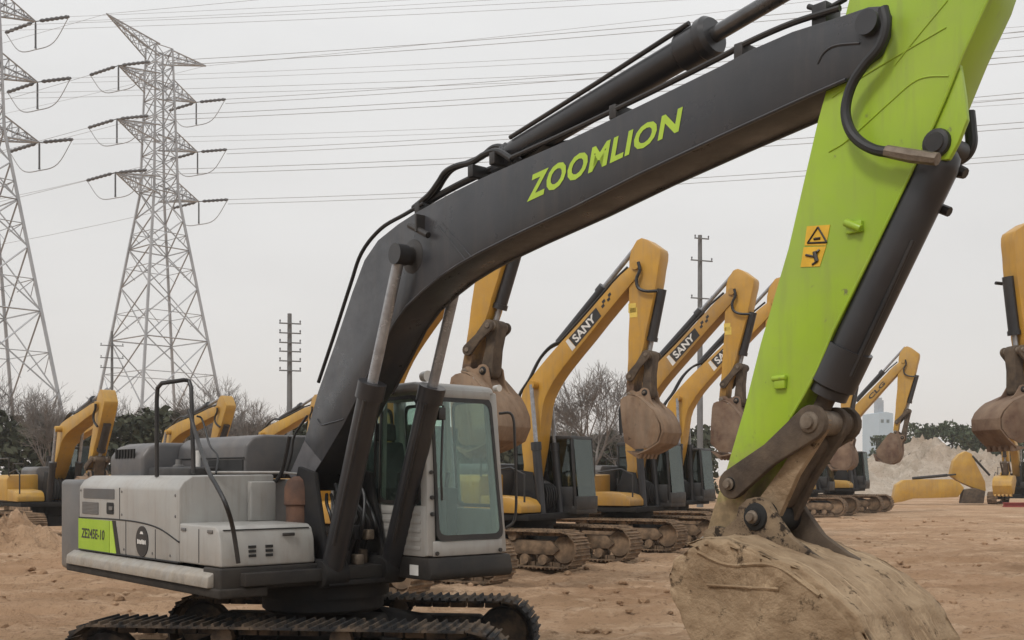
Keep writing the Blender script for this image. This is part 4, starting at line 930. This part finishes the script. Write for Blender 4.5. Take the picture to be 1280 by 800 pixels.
def leaves(bm, n, place, size, rng):
    for _ in range(n):
        p = place(rng); s_ = size * rng.uniform(.6, 1.4)
        a = V((rng.gauss(0, 1), rng.gauss(0, 1), rng.gauss(0, 1))).normalized(); b = a.cross(V((rng.gauss(0, 1), rng.gauss(0, 1), rng.gauss(0, 1)))).normalized()
        vs = [bm.verts.new(p + a * s_), bm.verts.new(p + b * s_ * .6), bm.verts.new(p - a * s_), bm.verts.new(p - b * s_ * .6)]; bm.faces.new(vs)
rng = random.Random(5)
def hedge(rng):
    x = rng.uniform(-62, 15); y = 66 + rng.uniform(0, 5) + 12 * max(0, min(1, (x + 10) / 15))
    top = 5.4 + 1.1 * noise.noise(V((x * .16, 3, 0))) + .9 * noise.noise(V((x * .6, 7, 0))) + .5 * noise.noise(V((x * 1.7, 1, 0)))
    if x > -8: top -= .5
    return V((x, y, top * rng.random() ** .7))
bm = B(); leaves(bm, 38000, hedge, .26, rng)
tag(obj('treeline', bm, 'leaf dark', smooth=0), 'dark evergreen hedge growing along the back of the yard', 'hedge', kind='stuff')
def tree(name, u, v, dep, rx, lab, m='leaf'):
    top = at(u, v, dep); h = top.z; root = empty(name, (top.x, dep, 0), 0, lab, 'tree', 'green trees beyond the sand hill'); rg = random.Random(int(u))
    bm = B(); tube(bm, [(0, 0, 0), (.1, 0, h * .5), (0, .1, h * .9)], [.25, .18, .06], 6)
    for i in range(6):
        a = i * 1.1; tube(bm, [(0, 0, h * (.4 + .07 * i)), (math.cos(a) * rx * .7, math.sin(a) * rx * .7, h * (.55 + .06 * i))], [.09, .03], 4)
    obj('trunk', bm, 'bark', root)
    cl = [V((rg.gauss(0, .45) * rx, rg.gauss(0, .45) * rx, h * rg.uniform(.45, .93))) for _ in range(16)]
    def pl_(r):
        c = r.choice(cl); d = V((r.gauss(0, 1), r.gauss(0, 1), r.gauss(0, .8))); d = d.normalized() * r.random() ** .4
        q = c + d * rx * .42; q.z = min(q.z, h); return q
    bm = B(); leaves(bm, 2600, pl_, .24, rg); obj('crown', bm, m, root, smooth=0)
for u, v, dep, rx, lab in ((1155, 530, 150, 2.6, 'dark green tree right beside the hanging far bucket'), (1133, 541, 165, 2.6, 'low green tree between the blue building and the far bucket'), (1190, 530, 140, 2.2, 'round green tree over the middle of the sand hill'),
                           (1207, 526, 148, 2.6, 'taller green tree over the sand hill beside the hanging brown bucket'), (1228, 536, 140, 2.4, 'green tree partly covered by the hanging brown bucket'), (1106, 545, 170, 2.8, 'green tree below the pale blue building'),
                           (1262, 540, 150, 2.6, 'green tree seen under the hanging brown bucket')):
    tree('leafy_tree', u, v, dep, rx, lab)

# =================================================================== far buildings
bD = 420
fb_ = empty('factory_building', (at(1097, 520, bD).x, bD, 0), R(12), 'pale blue factory building seen under the far boom', 'building', None)
zt = at(0, 515, bD).z
bm = B(); prism(bm, [(-3.0, 0), (3.0, 0), (3.0, zt - .8), (0, zt - .3), (-3.0, zt - .8)], -6, 6); obj('wall', bm, 'blue wall', fb_, smooth=0)
for i in range(2):
    bm = B(); box(bm, -2.2 + i * 2.4, -1.0 + i * 2.4, -6.03, -5.98, zt - 4.5, zt - 3.2); obj('window', bm, 'dark glass', fb_, smooth=0)
zt2 = at(0, 497, bD).z
bm = B(); prism(bm, [(0, 0), (2.6, 0), (2.6, zt2 - 1), (1.9, zt2 - 1), (1.9, zt2), (.7, zt2), (.7, zt2 - 1), (0, zt2 - 1)], 0, 2.6); obj('tower', bm, 'grey wall', fb_, smooth=0)

# =================================================================== ground
import numpy as np
def axis(segs):
    out = []
    for a, b, st in segs: out += list(np.arange(a, b, st))
    return out
xs = []; x = 20.0; st = .16
pos = list(np.arange(0, 20, .16))
while x < 900: pos.append(x); x += st; st *= 1.13
xs = [-p for p in pos[:0:-1]] + pos
ys = [-60, -30, -15, -6, 0, 3, 5]; y = 6.0
while y < 26: ys.append(y); y += .13
st = .13
while y < 1600: ys.append(y); y += st; st *= 1.035
def h(x, y):
    n = noise.noise; far = max(0.0, min(1.0, (90 - y) / 60)) * max(0.0, min(1.0, (60 - abs(x)) / 30))
    if far <= 0: return 0.0
    v = .10 * n(V((x * .22, y * .3, 0))) + .06 * n(V((x * .45, y * 1.1, 4))) + .04 * n(V((x * 1.3, y * 2.2, 9)))
    if y < 45: v += .052 * n(V((x * 2.8, y * 3.6, 2))) + .034 * n(V((x * 8, y * 8, 6)))
    w = y + 1.5 * n(V((x * .07, y * .05, 11)))          # wheel and track ruts running across
    rut = max(0, math.sin(w * 1.35 + .4 * n(V((x * .3, y * .3, 5)))) - .55); v -= .14 * rut
    if rut > .12 and y < 40: v += .016 * math.sin(x * 18 + 3 * n(V((x * .4, y, 6))))
    for k, (yc, am) in enumerate(((14.3, .5), (16.9, .35), (20.0, .4), (23.6, .3))):
        q = y - (yc + am * math.sin(x * .22 + k * 1.9) + .06 * x)
        for e in (-.85, .85):
            d = abs(q - e)
            if d < .30: v += -.045 + .028 * math.sin(x * 20)
            elif d < .42: v += .025
    return v * far - .01
nx = len(xs); verts = [(x, y, h(x, y)) for y in ys for x in xs]
faces = [(j * nx + i, j * nx + i + 1, (j + 1) * nx + i + 1, (j + 1) * nx + i) for j in range(len(ys) - 1) for i in range(nx - 1)]
me = bpy.data.meshes.new('ground'); me.from_pydata(verts, [], faces); me.polygons.foreach_set('use_smooth', [True] * len(me.polygons))
def dirt(name, a, b, c, str_=(0.35, 1, 1), bump=0.8):
    m = bpy.data.materials.new(name); m.use_nodes = True; nt = m.node_tree; N = nt.nodes; L = nt.links; bs = N['Principled BSDF']
    bs.inputs['Roughness'].default_value = .95; bs.inputs['Specular IOR Level'].default_value = .15
    tc = N.new('ShaderNodeTexCoord'); mp = N.new('ShaderNodeMapping'); mp.inputs['Scale'].default_value = str_; L.new(tc.outputs['Object'], mp.inputs[0])
    def nz(sc, det, ro, src): 
        n = N.new('ShaderNodeTexNoise'); n.inputs['Scale'].default_value = sc; n.inputs['Detail'].default_value = det; n.inputs['Roughness'].default_value = ro; L.new(src, n.inputs['Vector']); return n.outputs['Fac']
    def rg(f, lo, hi):
        r = N.new('ShaderNodeMapRange'); r.inputs['From Min'].default_value = lo; r.inputs['From Max'].default_value = hi; L.new(f, r.inputs['Value']); return r.outputs['Result']
    def mx(f, A, C):
        x = N.new('ShaderNodeMix'); x.data_type = 'RGBA'; L.new(f, x.inputs['Factor'])
        for i, q in ((x.inputs['A'], A), (x.inputs['B'], C)):
            if isinstance(q, tuple): i.default_value = (*q, 1)
            else: L.new(q, i)
        return x.outputs['Result']
    k = mx(rg(nz(.45, 10, .68, mp.outputs[0]), .36, .64), a, b)
    k = mx(rg(nz(1.6, 10, .7, mp.outputs[0]), .50, .74), k, c)
    k = mx(rg(nz(7, 8, .72, tc.outputs['Object']), .54, .68), k, tuple(q * .55 for q in b))
    k2 = mx(rg(nz(.16, 6, .6, tc.outputs['Object']), .40, .62), k, tuple(q * f_ for q, f_ in zip(b, (.95, .80, .70))))
    mm = N.new('ShaderNodeMix'); mm.data_type = 'RGBA'; mm.inputs['Factor'].default_value = .45; L.new(k, mm.inputs['A']); L.new(k2, mm.inputs['B']); L.new(mm.outputs['Result'], bs.inputs['Base Color'])
    bp = N.new('ShaderNodeBump'); bp.inputs['Strength'].default_value = bump; bp.inputs['Distance'].default_value = .11
    ad = N.new('ShaderNodeMath'); ad.operation = 'ADD'; L.new(nz(3.0, 12, .75, mp.outputs[0]), ad.inputs[0]); L.new(nz(14, 6, .7, tc.outputs['Object']), ad.inputs[1])
    L.new(ad.outputs[0], bp.inputs['Height']); L.new(bp.outputs['Normal'], bs.inputs['Normal']); return m
M['dirt'] = dirt('sandy dirt', (.62, .42, .27), (.38, .245, .145), (.82, .61, .43), (.5, 1, 1), 1.0)
M['sand'] = dirt('pale sand', (.56, .49, .41), (.40, .34, .27), (.64, .57, .49), (1, 1, 1), 1.0)
me.materials.append(M['dirt'])
g = link(bpy.data.objects.new('ground', me)); tag(g, kind='structure')
# mounds
def mound(name, cx, cy, rx, ry, hh, m, n=70, seed=0, rough=.35):
    bm = B(); vs = {}
    for i in range(n + 1):
        for j in range(n + 1):
            a, b = i / n * 2 - 1, j / n * 2 - 1; r = min(1, math.hypot(a, b)); x, y = cx + a * rx, cy + b * ry
            k = (math.cos(r * math.pi) * .5 + .5) ** .8
            z = hh * k * (1 + rough * noise.noise(V((x * 2.2 / rx * 2 + seed, y * 2.2 / ry * 2, seed))) + rough * .5 * noise.noise(V((x * 9 / rx + seed, y * 9 / ry, seed))) + rough * .45 * noise.noise(V((x * 26 / rx, y * 26 / ry, seed))) + rough * .2 * noise.noise(V((x * 60 / rx, y * 60 / ry, seed))))
            vs[i, j] = bm.verts.new((x, y, z - .12))
    for i in range(n):
        for j in range(n): bm.faces.new((vs[i, j], vs[i + 1, j], vs[i + 1, j + 1], vs[i, j + 1]))
    tag(obj(name, bm, m, smooth=60), kind='structure')
mound('sand_hill', 42.5, 108, 17, 9, 4.5, 'sand', 130, 3, .50)
mound('sand_hill', 60.0, 112, 14, 9, 4.6, 'sand', 80, 6, .40)
mound('sand_hill', 30.5, 104, 9, 6, 3.1, 'sand', 70, 8, .40)
mound('dirt_mound', -13.3, 28.0, 2.5, 1.4, 1.0, 'dirt', 60, 2, .6)
mound('dirt_mound', -9.9, 24.0, 2.6, 1.2, .30, 'dirt', 50, 5, .6)
# scattered clods
bm = B(); rng = random.Random(9)
for _ in range(3200):
    y = 9 + 40 * rng.random() ** 1.2; x = rng.uniform(-.52, .52) * y; s_ = .012 + .10 * rng.random() ** 7
    r = bmesh.ops.create_icosphere(bm, subdivisions=1, radius=s_)
    z = h(x, y)
    for v in r['verts']: v.co = V((v.co.x * rng.uniform(.7, 1.4), v.co.y * rng.uniform(.7, 1.4), v.co.z * .7)) + V((x, y, z + s_ * .2))
tag(obj('rubble', bm, 'dirt', smooth=0), 'small clods of dirt scattered on the yard', 'rubble', kind='stuff')

# =================================================================== overcast sky and light
w_ = bpy.data.worlds.new('World'); scene.world = w_; w_.use_nodes = True; nt = w_.node_tree; N = nt.nodes; L = nt.links
bg = N['Background']
sky = N.new('ShaderNodeTexSky'); sky.sky_type = 'NISHITA'; sky.sun_disc = False; sky.sun_elevation = R(48); sky.sun_rotation = R(215); sky.dust_density = 4
b1 = N.new('ShaderNodeBackground'); b1.inputs['Strength'].default_value = .05; L.new(sky.outputs[0], b1.inputs['Color'])
tc = N.new('ShaderNodeTexCoord'); sp = N.new('ShaderNodeSeparateXYZ'); L.new(tc.outputs['Generated'], sp.inputs[0])
rp = N.new('ShaderNodeValToRGB'); L.new(sp.outputs['Z'], rp.inputs[0]); e = rp.color_ramp.elements
e[0].position = 0.0; e[0].color = (.76, .74, .715, 1); e[1].position = 1.0; e[1].color = (1.05, 1.06, 1.07, 1)
for p_, c_ in ((.06, (.785, .775, .755)), (.18, (.80, .795, .785)), (.38, (.86, .862, .86)), (.6, (.95, .955, .96))):
    x_ = rp.color_ramp.elements.new(p_); x_.color = (*c_, 1)
nz_ = N.new('ShaderNodeTexNoise'); nz_.inputs['Scale'].default_value = 2.2; nz_.inputs['Detail'].default_value = 5
mp = N.new('ShaderNodeMapping'); mp.inputs['Scale'].default_value = (1, 1, 3); L.new(tc.outputs['Generated'], mp.inputs[0]); L.new(mp.outputs[0], nz_.inputs['Vector'])
mr = N.new('ShaderNodeMapRange'); mr.inputs['From Min'].default_value = .3; mr.inputs['From Max'].default_value = .7; mr.inputs['To Min'].default_value = .94; mr.inputs['To Max'].default_value = 1.06; L.new(nz_.outputs['Fac'], mr.inputs['Value'])
vm = N.new('ShaderNodeVectorMath'); vm.operation = 'SCALE'; L.new(rp.outputs['Color'], vm.inputs[0]); L.new(mr.outputs['Result'], vm.inputs['Scale'])
L.new(vm.outputs[0], bg.inputs['Color']); bg.inputs['Strength'].default_value = 1.0
add = N.new('ShaderNodeAddShader'); L.new(bg.outputs[0], add.inputs[0]); L.new(b1.outputs[0], add.inputs[1])
out = N['World Output']; L.new(bg.outputs[0], out.inputs['Surface'])
mixs = N.new('ShaderNodeMixShader'); mixs.inputs[0].default_value = .06; L.new(bg.outputs[0], mixs.inputs[1]); L.new(b1.outputs[0], mixs.inputs[2]); L.new(mixs.outputs[0], out.inputs['Surface'])
N.remove(add)
sun = bpy.data.lights.new('sun', 'SUN'); sun.energy = 1.5; sun.angle = R(11); sun.color = (1, .965, .92)
so_ = bpy.data.objects.new('sun', sun); col.objects.link(so_); so_.location = (-20, -20, 40)
so_.rotation_euler = V((.42, .55, -.80)).to_track_quat('-Z', 'Y').to_euler()

scene.view_settings.view_transform = 'Standard'; scene.view_settings.look = 'None'; scene.view_settings.exposure = 0; scene.view_settings.gamma = 1
scene.view_settings.use_curve_mapping = False
scene.render.engine = 'CYCLES'
scene.cycles.use_denoising = True; scene.cycles.max_bounces = 6; scene.cycles.diffuse_bounces = 3; scene.cycles.glossy_bounces = 3; scene.cycles.transparent_max_bounces = 12

# thin damp air
bm = B(); box(bm, -1100, 1100, -120, 1700, -1.2, 60)
hz = obj('haze', bm, [], None, smooth=0); tag(hz, kind='stuff')
hm = bpy.data.materials.new('thin haze'); hm.use_nodes = True; nt = hm.node_tree; N = nt.nodes; N.remove(N['Principled BSDF'])
pv = N.new('ShaderNodeVolumePrincipled'); pv.inputs['Color'].default_value = (.93, .93, .92, 1); pv.inputs['Density'].default_value = .0005; pv.inputs['Anisotropy'].default_value = .2
nt.links.new(pv.outputs[0], N['Material Output'].inputs['Volume']); hz.data.materials.append(hm)
scene.cycles.volume_bounces = 1
